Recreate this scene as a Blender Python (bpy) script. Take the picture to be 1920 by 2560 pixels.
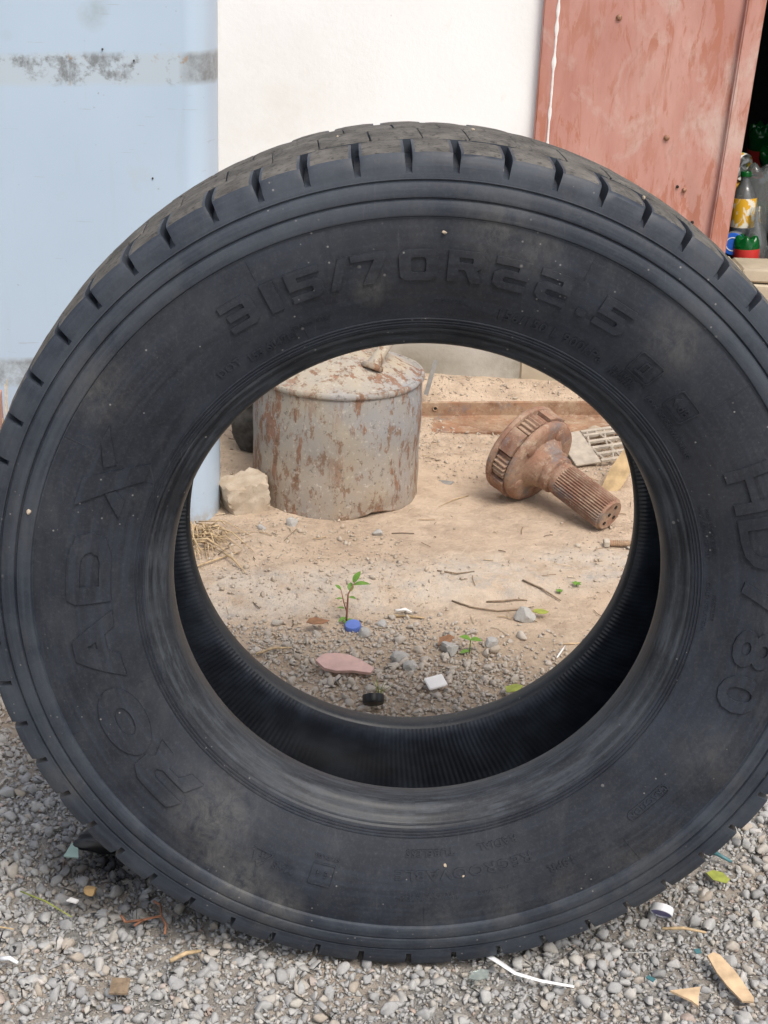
import bpy, bmesh, math, random
import numpy as np
from mathutils import Matrix, Vector, noise as mnoise
for o in list(bpy.data.objects): bpy.data.objects.remove(o)
S = bpy.context.scene
C = S.collection
R_ = math.radians
rng = np.random.default_rng(7)
random.seed(7)

# ------------------------------------------------------------------ camera, sky, sun, exposure
CAM_H = 1.2039
cd = bpy.data.cameras.new('camera'); cam = bpy.data.objects.new('camera', cd); C.objects.link(cam)
cd.sensor_fit = 'HORIZONTAL'; cd.sensor_width = 36.0; cd.lens = 3554.0 / 1920.0 * 36.0
cd.clip_start = 0.02; cd.clip_end = 500
cam.matrix_world = Matrix(((0.999119, -0.041963, 0.0, 0.0), (0.016046, 0.382059, -0.923999, 0.0),
                           (0.038774, 0.923185, 0.382396, CAM_H), (0, 0, 0, 1)))
S.camera = cam
SUN_EL, SUN_AZ = 56, 150      # azimuth clockwise from +Y
W = bpy.data.worlds.new('World'); S.world = W; W.use_nodes = True
wn = W.node_tree; wn.nodes.clear()
sky = wn.nodes.new('ShaderNodeTexSky'); sky.sky_type = 'NISHITA'; sky.sun_disc = False
sky.sun_elevation = R_(SUN_EL); sky.sun_rotation = R_(SUN_AZ); sky.dust_density = 4.0; sky.air_density = 1.2
hs = wn.nodes.new('ShaderNodeHueSaturation'); hs.inputs['Saturation'].default_value = 0.72
bg = wn.nodes.new('ShaderNodeBackground'); bg.inputs['Strength'].default_value = 0.138
wo = wn.nodes.new('ShaderNodeOutputWorld')
wn.links.new(sky.outputs[0], hs.inputs['Color']); wn.links.new(hs.outputs[0], bg.inputs['Color']); wn.links.new(bg.outputs[0], wo.inputs['Surface'])
sd = bpy.data.lights.new('sun', 'SUN'); sd.energy = 1.8; sd.angle = R_(24); sd.color = (1.0, 0.95, 0.88)
sun = bpy.data.objects.new('sun', sd); C.objects.link(sun)
az, el = R_(SUN_AZ), R_(SUN_EL)
sun.rotation_euler = (-Vector((math.sin(az) * math.cos(el), math.cos(az) * math.cos(el), math.sin(el)))).to_track_quat('-Z', 'Y').to_euler()
S.view_settings.view_transform = 'Standard'; S.view_settings.look = 'None'
S.view_settings.gamma = 1.0; S.view_settings.use_curve_mapping = False
S.view_settings.exposure = 0.35
S.render.engine = 'CYCLES'
S.cycles.max_bounces = 8; S.cycles.transparent_max_bounces = 16

# ------------------------------------------------------------------ helpers
def tag(o, label=None, cat=None, group=None, kind=None):
    if label: o['label'] = label
    if cat: o['category'] = cat
    if group: o['group'] = group
    if kind: o['kind'] = kind
    return o

def empty(name, loc=(0, 0, 0), mat=None):
    o = bpy.data.objects.new(name, None); o.empty_display_size = 0.05
    if mat is not None: o.matrix_world = mat
    else: o.location = loc
    C.objects.link(o); return o

def mesh_obj(name, verts, faces, mats=(), parent=None, smooth=False, fmat=None, loc=None, rot=None):
    me = bpy.data.meshes.new(name)
    me.from_pydata([tuple(map(float, v)) for v in verts], [], [tuple(f) for f in faces])
    me.update()
    return link_mesh(name, me, mats, parent, smooth, fmat, loc, rot)

def link_mesh(name, me, mats=(), parent=None, smooth=False, fmat=None, loc=None, rot=None):
    if not isinstance(mats, (list, tuple)): mats = [mats]
    if not me.materials:
        for m in mats: me.materials.append(m)
    if smooth is not False:
        me.polygons.foreach_set('use_smooth', [True] * len(me.polygons))
        if smooth is not True: me.set_sharp_from_angle(angle=R_(smooth))
    if fmat is not None: me.polygons.foreach_set('material_index', list(fmat))
    o = bpy.data.objects.new(name, me); C.objects.link(o)
    if parent is not None: o.parent = parent
    if loc is not None: o.location = loc
    if rot is not None: o.rotation_euler = rot
    return o

def bm_obj(name, bm, mats=(), parent=None, smooth=False, loc=None, rot=None):
    bmesh.ops.recalc_face_normals(bm, faces=bm.faces)
    me = bpy.data.meshes.new(name); bm.to_mesh(me); bm.free()
    return link_mesh(name, me, mats, parent, smooth, None, loc, rot)

def tube_geo(pts, radii, seg=8, caps=True):
    pts = [Vector(p) for p in pts]; V = []; F = []; n = len(pts); prev = None
    for i, p in enumerate(pts):
        t = (pts[min(i + 1, n - 1)] - pts[max(i - 1, 0)]).normalized()
        a = prev if prev is not None else (Vector((0, 0, 1)) if abs(t.z) < 0.9 else Vector((1, 0, 0)))
        s = (a - t * a.dot(t)).normalized(); b = t.cross(s); prev = s
        r = radii[i] if hasattr(radii, '__len__') else radii
        for k in range(seg):
            q = 2 * math.pi * k / seg
            V.append(p + (s * math.cos(q) + b * math.sin(q)) * r)
    for i in range(n - 1):
        for k in range(seg):
            F.append((i * seg + k, i * seg + (k + 1) % seg, (i + 1) * seg + (k + 1) % seg, (i + 1) * seg + k))
    if caps:
        F.append(tuple(range(seg))[::-1]); F.append(tuple((n - 1) * seg + k for k in range(seg)))
    return V, F

def lathe_geo(prof, seg=48, fn=None, closed=False, cap=True):
    """prof: (r, z) list revolved about Z"""
    V = []; F = []; n = len(prof)
    for (r, z) in prof:
        for k in range(seg):
            a = 2 * math.pi * k / seg
            p = (r * math.cos(a), r * math.sin(a), z)
            V.append(fn(p, a, r, z) if fn else p)
    for i in range(n - 1):
        for k in range(seg):
            F.append((i * seg + k, i * seg + (k + 1) % seg, (i + 1) * seg + (k + 1) % seg, (i + 1) * seg + k))
    if cap:
        if prof[0][0] > 1e-4: F.append(tuple(range(seg))[::-1])
        if prof[-1][0] > 1e-4: F.append(tuple((n - 1) * seg + k for k in range(seg)))
    return V, F

def merge(*geos):
    V = []; F = []
    for v, f in geos:
        o = len(V); V += list(v); F += [tuple(i + o for i in q) for q in f]
    return V, F

def box_geo(x0, x1, y0, y1, z0, z1):
    V = [(x0, y0, z0), (x1, y0, z0), (x1, y1, z0), (x0, y1, z0), (x0, y0, z1), (x1, y0, z1), (x1, y1, z1), (x0, y1, z1)]
    F = [(3, 2, 1, 0), (4, 5, 6, 7), (0, 1, 5, 4), (1, 2, 6, 5), (2, 3, 7, 6), (3, 0, 4, 7)]
    return V, F

def bevel_box(name, x0, x1, y0, y1, z0, z1, w, mats, parent=None, seg=1, rough=0.0, cuts=0, smooth=35, loc=None, rot=None):
    bm = bmesh.new(); V, F = box_geo(x0, x1, y0, y1, z0, z1)
    vs = [bm.verts.new(v) for v in V]
    for f in F: bm.faces.new([vs[i] for i in f])
    bmesh.ops.bevel(bm, geom=bm.edges[:], offset=w, segments=seg, affect='EDGES')
    if cuts: bmesh.ops.subdivide_edges(bm, edges=[e for e in bm.edges if e.calc_length() > w * 3], cuts=cuts, use_grid_fill=True)
    if rough:
        for v in bm.verts:
            v.co += Vector(mnoise.noise_vector(v.co * 31.0)) * rough
    return bm_obj(name, bm, mats, parent, smooth, loc, rot)

def prism_geo(poly, th, wob=0.0):
    n = len(poly)
    V = [(x, y, wob * math.sin(9 * x + 4 * y)) for x, y in poly] + [(x, y, th + wob * math.sin(9 * x + 4 * y)) for x, y in poly]
    F = [tuple(range(n))[::-1], tuple(range(n, 2 * n))] + [(i, (i + 1) % n, n + (i + 1) % n, n + i) for i in range(n)]
    return V, F

# ---- node materials
class Mat:
    def __init__(s, name):
        s.m = bpy.data.materials.new(name); s.m.use_nodes = True
        s.t = s.m.node_tree; s.n = s.t.nodes; s.b = s.n['Principled BSDF']; s.out = s.n['Material Output']
        s.co = s.n.new('ShaderNodeTexCoord').outputs['Object']
    def L(s, a, b): s.t.links.new(a, b)
    def put(s, sock, v):
        if hasattr(v, 'links'): s.L(v, sock)
        else: sock.default_value = v
    def mapv(s, scale=(1, 1, 1), rot=(0, 0, 0), loc=(0, 0, 0), src=None):
        n = s.n.new('ShaderNodeMapping'); s.L(src or s.co, n.inputs['Vector'])
        n.inputs['Scale'].default_value = scale; n.inputs['Rotation'].default_value = rot; n.inputs['Location'].default_value = loc
        return n.outputs[0]
    def noise(s, scale=5, detail=4, rough=0.55, vec=None, dist=0.0):
        n = s.n.new('ShaderNodeTexNoise'); s.L(vec or s.co, n.inputs['Vector'])
        n.inputs['Scale'].default_value = scale; n.inputs['Detail'].default_value = detail
        n.inputs['Roughness'].default_value = rough; n.inputs['Distortion'].default_value = dist
        return n.outputs['Fac']
    def voro(s, scale=5, vec=None, feature='F1', out='Distance'):
        n = s.n.new('ShaderNodeTexVoronoi'); n.feature = feature; s.L(vec or s.co, n.inputs['Vector'])
        n.inputs['Scale'].default_value = scale; return n.outputs[out]
    def ramp(s, fac, stops):
        n = s.n.new('ShaderNodeValToRGB'); s.L(fac, n.inputs[0]); e = n.color_ramp.elements
        while len(e) < len(stops): e.new(0.5)
        for i, (p, c) in enumerate(stops):
            e[i].position = p; e[i].color = (c, c, c, 1) if not hasattr(c, '__len__') else (*c, 1)
        return n.outputs[0]
    def mix(s, fac, a, b, mode='MIX'):
        n = s.n.new('ShaderNodeMix'); n.data_type = 'RGBA'; n.blend_type = mode
        s.put(n.inputs[0], fac)
        for sock, v in ((n.inputs[6], a), (n.inputs[7], b)):
            if hasattr(v, 'links'): s.L(v, sock)
            else: sock.default_value = (*v, 1)
        return n.outputs[2]
    def math(s, op, a, b=0.0, clamp=False):
        n = s.n.new('ShaderNodeMath'); n.operation = op; n.use_clamp = clamp
        s.put(n.inputs[0], a); s.put(n.inputs[1], b); return n.outputs[0]
    def spot(s, loc, rad, src=None):
        """1 at loc falling to 0 at rad"""
        n = s.n.new('ShaderNodeVectorMath'); n.operation = 'DISTANCE'; s.L(src or s.co, n.inputs[0]); n.inputs[1].default_value = loc
        return s.math('SUBTRACT', 1.0, s.math('DIVIDE', n.outputs['Value'], rad), True)
    def xyz(s, src=None):
        n = s.n.new('ShaderNodeSeparateXYZ'); s.L(src or s.co, n.inputs[0]); return n.outputs
    def island(s): return s.n.new('ShaderNodeNewGeometry').outputs['Random Per Island']
    def bump(s, h, strength=0.3, dist=0.002, prev=None):
        n = s.n.new('ShaderNodeBump'); n.inputs['Strength'].default_value = strength; n.inputs['Distance'].default_value = dist
        s.L(h, n.inputs['Height'])
        if prev is not None: s.L(prev, n.inputs['Normal'])
        return n.outputs[0]
    def done(s, col, rough=0.7, normal=None, metal=0.0, spec=0.5, **kw):
        if hasattr(col, 'links'): s.L(col, s.b.inputs['Base Color'])
        else: s.b.inputs['Base Color'].default_value = (*col, 1)
        s.put(s.b.inputs['Roughness'], rough); s.put(s.b.inputs['Metallic'], metal); s.b.inputs['Specular IOR Level'].default_value = spec
        if normal is not None: s.L(normal, s.b.inputs['Normal'])
        for k, v in kw.items(): s.put(s.b.inputs[k], v)
        return s.m

def plain(name, col, rough=0.6, var=0.25, scale=40, spec=0.5, bump=0.15, metal=0.0, **kw):
    m = Mat(name); f = m.noise(scale, 4)
    c = m.mix(m.ramp(f, [(0.3, 0.0), (0.7, 1.0)]), tuple(x * (1 - var) for x in col), tuple(min(1, x * (1 + var)) for x in col))
    return m.done(c, rough, m.bump(m.noise(scale * 3, 3), bump, 0.001), metal, spec, **kw)

# ------------------------------------------------------------------ terrain height
def vnoise(x, y, s, seed=0):
    r = np.random.default_rng(seed); z = np.zeros_like(np.asarray(x, float))
    for k in range(7):
        a = r.uniform(0, 2 * np.pi); f = s * r.uniform(0.6, 1.6); p = r.uniform(0, 6.28)
        z = z + np.sin((x * np.cos(a) + y * np.sin(a)) * f + p)
    return z / 7.0
def slab_edge(x):
    x = np.asarray(x, float)
    return 2.40 + 0.22 * np.clip(x + 0.3, -1.5, 2.0) * 0.55 + 0.02 * np.sin(x * 9.0) + 0.012 * np.sin(x * 23.0 + 1)
def sstep(t): t = np.clip(t, 0, 1); return t * t * (3 - 2 * t)
def hgt(x, y):
    x = np.asarray(x, float); y = np.asarray(y, float)
    e = slab_edge(x)
    step = sstep((y - e + 0.02) / 0.10) * (0.020 - 0.010 * sstep((x - 0.05) / 0.4))
    z = step - 0.004 * (1 - sstep((y - e) / 0.1))
    z = z + 0.004 * vnoise(x, y, 14, 1) + 0.002 * vnoise(x, y, 45, 2) + 0.0013 * vnoise(x, y, 130, 3) + 0.0011 * vnoise(x, y, 260, 4) + 0.0016 * np.maximum(vnoise(x, y, 75, 9), 0.1)
    near = np.exp(-((x - .04) / .25) ** 2 - ((y - 1.6) / .25) ** 2)
    z = z * (1 - 0.7 * near)
    mound = sstep((y - 3.56) / 0.20) * (0.045 + 0.02 * vnoise(x, y, 8, 5)) * (y < 3.9)
    rub = np.exp(-((x - .20) / .16) ** 2 - ((y - 3.22) / .10) ** 2) * 0.014 + np.exp(-((x - .62) / .2) ** 2 - ((y - 3.15) / .16) ** 2) * 0.016
    z = z + mound + rub * (1 + 0.6 * vnoise(x, y, 60, 8))
    far = sstep((np.hypot(x, y - 2.3) - 3) / 2)
    return z * (1 - far)
def h1(x, y): return float(hgt(x, y))
def tilt_to(n):
    return Vector((0, 0, 1)).rotation_difference(Vector(n)).to_matrix().to_4x4()

# ------------------------------------------------------------------ materials
def mat_ground():
    m = Mat('dusty_ground')
    x, y, z = m.xyz()
    c = m.mix(m.ramp(m.noise(3.2, 6, 0.6), [(0.32, 0.0), (0.68, 1.0)]), (0.53, 0.405, 0.295), (0.64, 0.51, 0.385))
    c = m.mix(m.ramp(m.noise(17, 6, 0.65), [(0.42, 0.0), (0.72, 0.8)]), c, (0.36, 0.265, 0.19))
    c = m.mix(m.ramp(m.noise(60, 5, 0.7), [(0.52, 0.0), (0.75, 0.6)]), c, (0.60, 0.485, 0.375))
    # bleached concrete showing along the slab's front edge
    band = m.math('SUBTRACT', y, m.math('ADD', m.math('MULTIPLY', x, 0.29), 2.515))
    band = m.math('SUBTRACT', 1.0, m.math('MULTIPLY', m.math('ABSOLUTE', band), 8.5), True)
    band = m.math('MULTIPLY', band, 1.8, True)
    pat = m.ramp(m.noise(11, 7, 0.7), [(0.40, 0.0), (0.58, 1.0)])
    c = m.mix(m.math('MULTIPLY', m.math('MULTIPLY', band, pat), 0.75), c, (0.60, 0.525, 0.44))
    pat2 = m.ramp(m.noise(26, 7, 0.75), [(0.50, 0.0), (0.66, 1.0)])
    c = m.mix(m.math('MULTIPLY', m.math('MULTIPLY', band, pat2), 0.7), c, (0.38, 0.36, 0.335))
    # gravelly soil in front of the slab
    soil = m.math('SUBTRACT', m.math('ADD', m.math('MULTIPLY', x, 0.11), 2.36), y)
    soil = m.math('MULTIPLY', soil, 6.0, True)
    tanm = m.math('MULTIPLY', m.math('SUBTRACT', y, 1.75), 4.0, True)
    sc = m.mix(m.ramp(m.noise(40, 6, 0.7), [(0.35, 0.0), (0.7, 1.0)]), (0.22, 0.213, 0.20), (0.42, 0.405, 0.375))
    sc = m.mix(tanm, sc, m.mix(m.ramp(m.noise(40, 6, 0.7), [(0.35, 0.0), (0.7, 1.0)]), (0.32, 0.245, 0.175), (0.50, 0.395, 0.295)))
    c = m.mix(m.math('MULTIPLY', soil, m.ramp(m.noise(6, 4), [(0.3, 0.55), (0.6, 1.0)])), c, sc)
    # fine dark bits of litter
    sp = m.ramp(m.voro(140, m.mapv((1, 1, 1), src=m.co)), [(0.09, 1.0), (0.16, 0.0)])
    sp = m.math('MULTIPLY', sp, m.ramp(m.noise(9, 3), [(0.5, 0.0), (0.62, 1.0)]))
    c = m.mix(m.math('MULTIPLY', sp, 0.75), c, (0.10, 0.07, 0.05))
    b = m.bump(m.noise(220, 5, 0.7), 0.5, 0.0015)
    b = m.bump(m.noise(95, 6, 0.75), 0.7, 0.005, b)
    b = m.bump(m.noise(34, 7, 0.7), 0.9, 0.012, b)
    return m.done(c, 0.95, b, spec=0.2)

def mat_gravel(name, stops, stain=True):
    m = Mat(name)
    c = m.ramp(m.island(), stops)
    c = m.mix(0.20, c, (0.66, 0.65, 0.62))
    c = m.mix(m.ramp(m.noise(160, 5, 0.7), [(0.3, 0.0), (0.75, 0.5)]), c, (0.21, 0.205, 0.195))
    c = m.mix(m.ramp(m.noise(420, 3, 0.7), [(0.52, 0.0), (0.8, 0.5)]), c, (0.55, 0.52, 0.48))
    tan = m.math('MULTIPLY', m.math('SUBTRACT', m.xyz()[1], 1.78), 4.0, True)
    c = m.mix(m.math('MULTIPLY', tan, 0.55), c, (0.49, 0.40, 0.305))
    if stain:
        k = m.math('MAXIMUM', m.spot((-.33, 1.60, 0.0), .17), m.spot((-.24, 1.54, 0.0), .10))
        k = m.math('MULTIPLY', k, m.math('ADD', m.ramp(m.noise(14, 5), [(0.35, 0.0), (0.6, 1.6)]), 0.4))
        c = m.mix(m.math('MULTIPLY', k, 0.62, True), c, (0.03, 0.03, 0.033))
    return m.done(c, 0.85, m.bump(m.noise(500, 4, 0.7), 0.35, 0.0008), spec=0.3)

def mat_rubber(name, dusty=0.35, base=(0.0165, 0.0198, 0.0280), rough=0.55, scuffs=True, tint=(0.044, 0.053, 0.068), rings=190, ringamt=0.16):  # blue in base and tint paints the sky's reflection into the rubber
    m = Mat(name)
    a = m.ramp(m.noise(8, 8, 0.68), [(0.42, 0.0), (0.68, 1.0)])
    c = m.mix(m.math('MULTIPLY', a, dusty), base, tint)
    b2 = m.ramp(m.noise(38, 6, 0.7, m.mapv((1, 1, 0.45))), [(0.52, 0.0), (0.75, 1.0)])
    c = m.mix(m.math('MULTIPLY', b2, dusty * 0.5), c, (0.085, 0.085, 0.085))
    px, py, pz = m.xyz(); rz = m.math('SUBTRACT', pz, TYRE_R)
    rr = m.math('SQRT', m.math('ADD', m.math('MULTIPLY', px, px), m.math('MULTIPLY', rz, rz))); an = m.math('ARCTAN2', px, rz)
    cb_ = m.n.new('ShaderNodeCombineXYZ'); m.L(m.math('MULTIPLY', m.math('ADD', rr, py), 1.0), cb_.inputs[0]); m.L(m.math('MULTIPLY', an, 0.010), cb_.inputs[1])
    ring = m.ramp(m.noise(rings, 5, 0.7, cb_.outputs[0]), [(0.46, 0.0), (0.62, 1.0)])
    c = m.mix(m.math('MULTIPLY', ring, ringamt), c, tuple(t * 1.35 for t in tint))
    if scuffs:
        k = None
        for th, r, rad, s in ((-139, .365, .075, 1.0), (-150, .425, .055, 1.3), (-157, .437, .045, 1.3), (-144, .405, .06, .9), (41, .405, .05, .9), (-54, .425, .05, .8), (10, .425, .05, .9),
                              (16, .41, .035, .9), (-9, .36, .025, 1.0), (165, .42, .06, .5), (176, .425, .05, .6), (120, .40, .06, .5), (-119, .47, .03, 1.2), (143, .44, .09, .5), (154, .43, .06, .5)):
            p = m.spot((r * math.sin(R_(th)), 0.0, r * math.cos(R_(th)) + TYRE_R), rad)
            p = m.math('MULTIPLY', p, s)
            k = p if k is None else m.math('MAXIMUM', k, p)
        fine = m.ramp(m.noise(48, 8, 0.8, m.mapv((1.0, 1, 0.75), (0, R_(35), 0)), 0.4), [(0.36, 0.0), (0.62, 1.0)])
        c = m.mix(m.math('MULTIPLY', m.math('MULTIPLY', k, fine), 0.80, True), c, (0.118, 0.114, 0.108))
        br = m.math('MULTIPLY', m.ramp(m.noise(4, 4), [(0.5, 0.0), (0.7, 1.0)]), 0.35)
        c = m.mix(br, c, (0.030, 0.026, 0.023))
    fd = m.ramp(m.noise(260, 6, 0.8), [(0.50, 0.0), (0.78, 1.0)])
    c = m.mix(m.math('MULTIPLY', fd, 0.28), c, (0.11, 0.112, 0.115))
    scr = m.ramp(m.noise(30, 4, 0.6, m.mapv((9.0, 1, 0.5), (0, R_(28), 0)), 0.3), [(0.66, 0.0), (0.70, 1.0)])
    c = m.mix(m.math('MULTIPLY', m.math('MULTIPLY', scr, m.ramp(m.noise(6, 3), [(0.45, 0.0), (0.65, 1.0)])), 0.22), c, (0.12, 0.12, 0.12))
    # droplets of pale dirt
    sp = m.ramp(m.voro(34), [(0.05, 1.0), (0.08, 0.0)])
    sp = m.math('MULTIPLY', sp, m.ramp(m.noise(9, 2), [(0.55, 0.0), (0.60, 1.0)]))
    sp2 = m.ramp(m.voro(90, m.mapv(loc=(3, 1, 2))), [(0.07, 1.0), (0.12, 0.0)])
    sp2 = m.math('MULTIPLY', sp2, m.ramp(m.noise(12, 2, 0.5, m.mapv(loc=(1, 5, 2))), [(0.54, 0.0), (0.60, 1.0)]))
    c = m.mix(m.math('MULTIPLY', m.math('MAXIMUM', m.math('MULTIPLY', sp, 0.75), sp2), 0.55), c, (0.30, 0.285, 0.27))
    ro = m.math('ADD', m.math('ADD', m.math('MULTIPLY', a, 0.14), rough), m.math('MULTIPLY', ring, 0.10))
    b = m.bump(m.noise(900, 3, 0.6), 0.12, 0.0004)
    b = m.bump(m.noise(55, 5, 0.6), 0.10, 0.0012, b)
    return m.done(c, ro, b, spec=0.42)

TYRE_R = 0.503

def mat_liner():
    m = Mat('inner_liner_rubber')
    c = m.mix(m.ramp(m.noise(25, 5), [(0.4, 0.0), (0.75, 1.0)]), (0.016, 0.019, 0.026), (0.038, 0.047, 0.062))
    return m.done(c, 0.33, m.bump(m.noise(300, 3), 0.2, 0.0005), spec=0.5)

def mat_tread():
    m = Mat('dusty_tread_rubber')
    c = m.mix(m.ramp(m.noise(26, 6, 0.65), [(0.35, 0.0), (0.7, 1.0)]), (0.080, 0.074, 0.066), (0.185, 0.170, 0.150))
    c = m.mix(m.ramp(m.noise(120, 5, 0.7), [(0.52, 0.0), (0.66, 1.0)]), c, (0.040, 0.038, 0.036))
    pit = m.ramp(m.voro(75, m.mapv((1.6, 1, 1))), [(0.10, 1.0), (0.2, 0.0)])
    c = m.mix(m.math('MULTIPLY', pit, m.ramp(m.noise(14, 3), [(0.45, 0.0), (0.6, 0.9)])), c, (0.02, 0.019, 0.018))
    return m.done(c, 0.85, m.bump(m.noise(150, 6, 0.75), 0.8, 0.003), spec=0.3)

def mat_rust(name, light=(0.33, 0.185, 0.125), dark=(0.19, 0.095, 0.065), dust=(0.44, 0.33, 0.235), amt=0.75, scale=18):
    m = Mat(name)
    c = m.mix(m.ramp(m.noise(scale, 6, 0.65), [(0.33, 0.0), (0.68, 1.0)]), dark, light)
    c = m.mix(m.math('MULTIPLY', m.ramp(m.noise(scale * 0.7, 6, 0.65, m.mapv(loc=(3, 1, 2))), [(0.42, 0.0), (0.66, 1.0)]), amt), c, dust)
    c = m.mix(m.ramp(m.noise(scale * 8, 4, 0.7), [(0.52, 0.0), (0.75, 0.7)]), c, tuple(x * 0.5 for x in dark))
    c = m.mix(m.math('MULTIPLY', m.ramp(m.noise(scale * 0.9, 5, 0.65, m.mapv(loc=(8, 3, 5))), [(0.56, 0.0), (0.66, 1.0)]), 0.65), c, (0.17, 0.17, 0.175))
    c = m.mix(m.math('MULTIPLY', m.ramp(m.noise(scale * 3, 6, 0.75, m.mapv(loc=(1, 9, 4))), [(0.54, 0.0), (0.66, 1.0)]), 0.6), c, (0.50, 0.40, 0.30))
    b = m.bump(m.noise(scale * 9, 6, 0.75), 0.8, 0.002)
    return m.done(c, 0.82, b, spec=0.3)

def mat_barrel():
    m = Mat('weathered_drum_paint')
    x, y, z = m.xyz()
    c = m.mix(m.ramp(m.noise(7, 6, 0.6), [(0.35, 0.0), (0.65, 1.0)]), (0.285, 0.275, 0.262), (0.36, 0.315, 0.25))
    blue = m.math('MULTIPLY', m.ramp(m.noise(5, 4, 0.6, m.mapv((1, 1, 0.4), loc=(5, 2, 0))), [(0.46, 0.0), (0.62, 1.0)]), 0.7)
    c = m.mix(blue, c, (0.275, 0.295, 0.33))
    dust = m.math('MULTIPLY', m.math('SUBTRACT', 1.0, m.math('MULTIPLY', z, 5.0, True)), m.ramp(m.noise(12, 6, 0.65), [(0.3, 0.2), (0.6, 1.0)]))
    c = m.mix(m.math('MULTIPLY', dust, 0.8), c, (0.34, 0.255, 0.175))
    top = m.math('MULTIPLY', m.math('SUBTRACT', z, 0.285), 60.0, True)
    c = m.mix(m.math('MULTIPLY', m.math('MULTIPLY', top, m.ramp(m.noise(9, 6), [(0.35, 0.3), (0.6, 1.0)])), 0.85), c, (0.43, 0.36, 0.265))
    # streaky rust
    r1 = m.ramp(m.noise(26, 6, 0.68, m.mapv((1, 1, 0.30))), [(0.545, 0.0), (0.585, 1.0)])
    r1 = m.math('MULTIPLY', r1, m.ramp(m.noise(7, 3, 0.5, m.mapv((1, 1, 0.5), loc=(1, 7, 3))), [(0.36, 0.0), (0.50, 1.0)]))
    rc = m.mix(m.noise(60, 4), (0.13, 0.065, 0.04), (0.33, 0.165, 0.095))
    c = m.mix(m.math('MULTIPLY', r1, 0.85), c, rc)
    r2 = m.ramp(m.noise(46, 6, 0.72, m.mapv((1, 1, 0.5), loc=(9, 1, 3))), [(0.55, 0.0), (0.61, 1.0)])
    c = m.mix(m.math('MULTIPLY', r2, 0.8), c, (0.20, 0.115, 0.07))
    d = m.ramp(m.noise(75, 5, 0.75, m.mapv(loc=(2, 2, 8))), [(0.58, 0.0), (0.66, 1.0)])
    c = m.mix(m.math('MULTIPLY', d, 0.7), c, (0.09, 0.075, 0.06))
    w = m.ramp(m.noise(90, 5, 0.75, m.mapv(loc=(4, 6, 1))), [(0.57, 0.0), (0.66, 1.0)])
    c = m.mix(m.math('MULTIPLY', w, 0.5), c, (0.58, 0.52, 0.44))
    b = m.bump(m.noise(140, 5, 0.7), 0.5, 0.0015)
    b = m.bump(r1, 0.6, 0.0015, b)
    return m.done(c, 0.82, b, spec=0.3)

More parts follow.
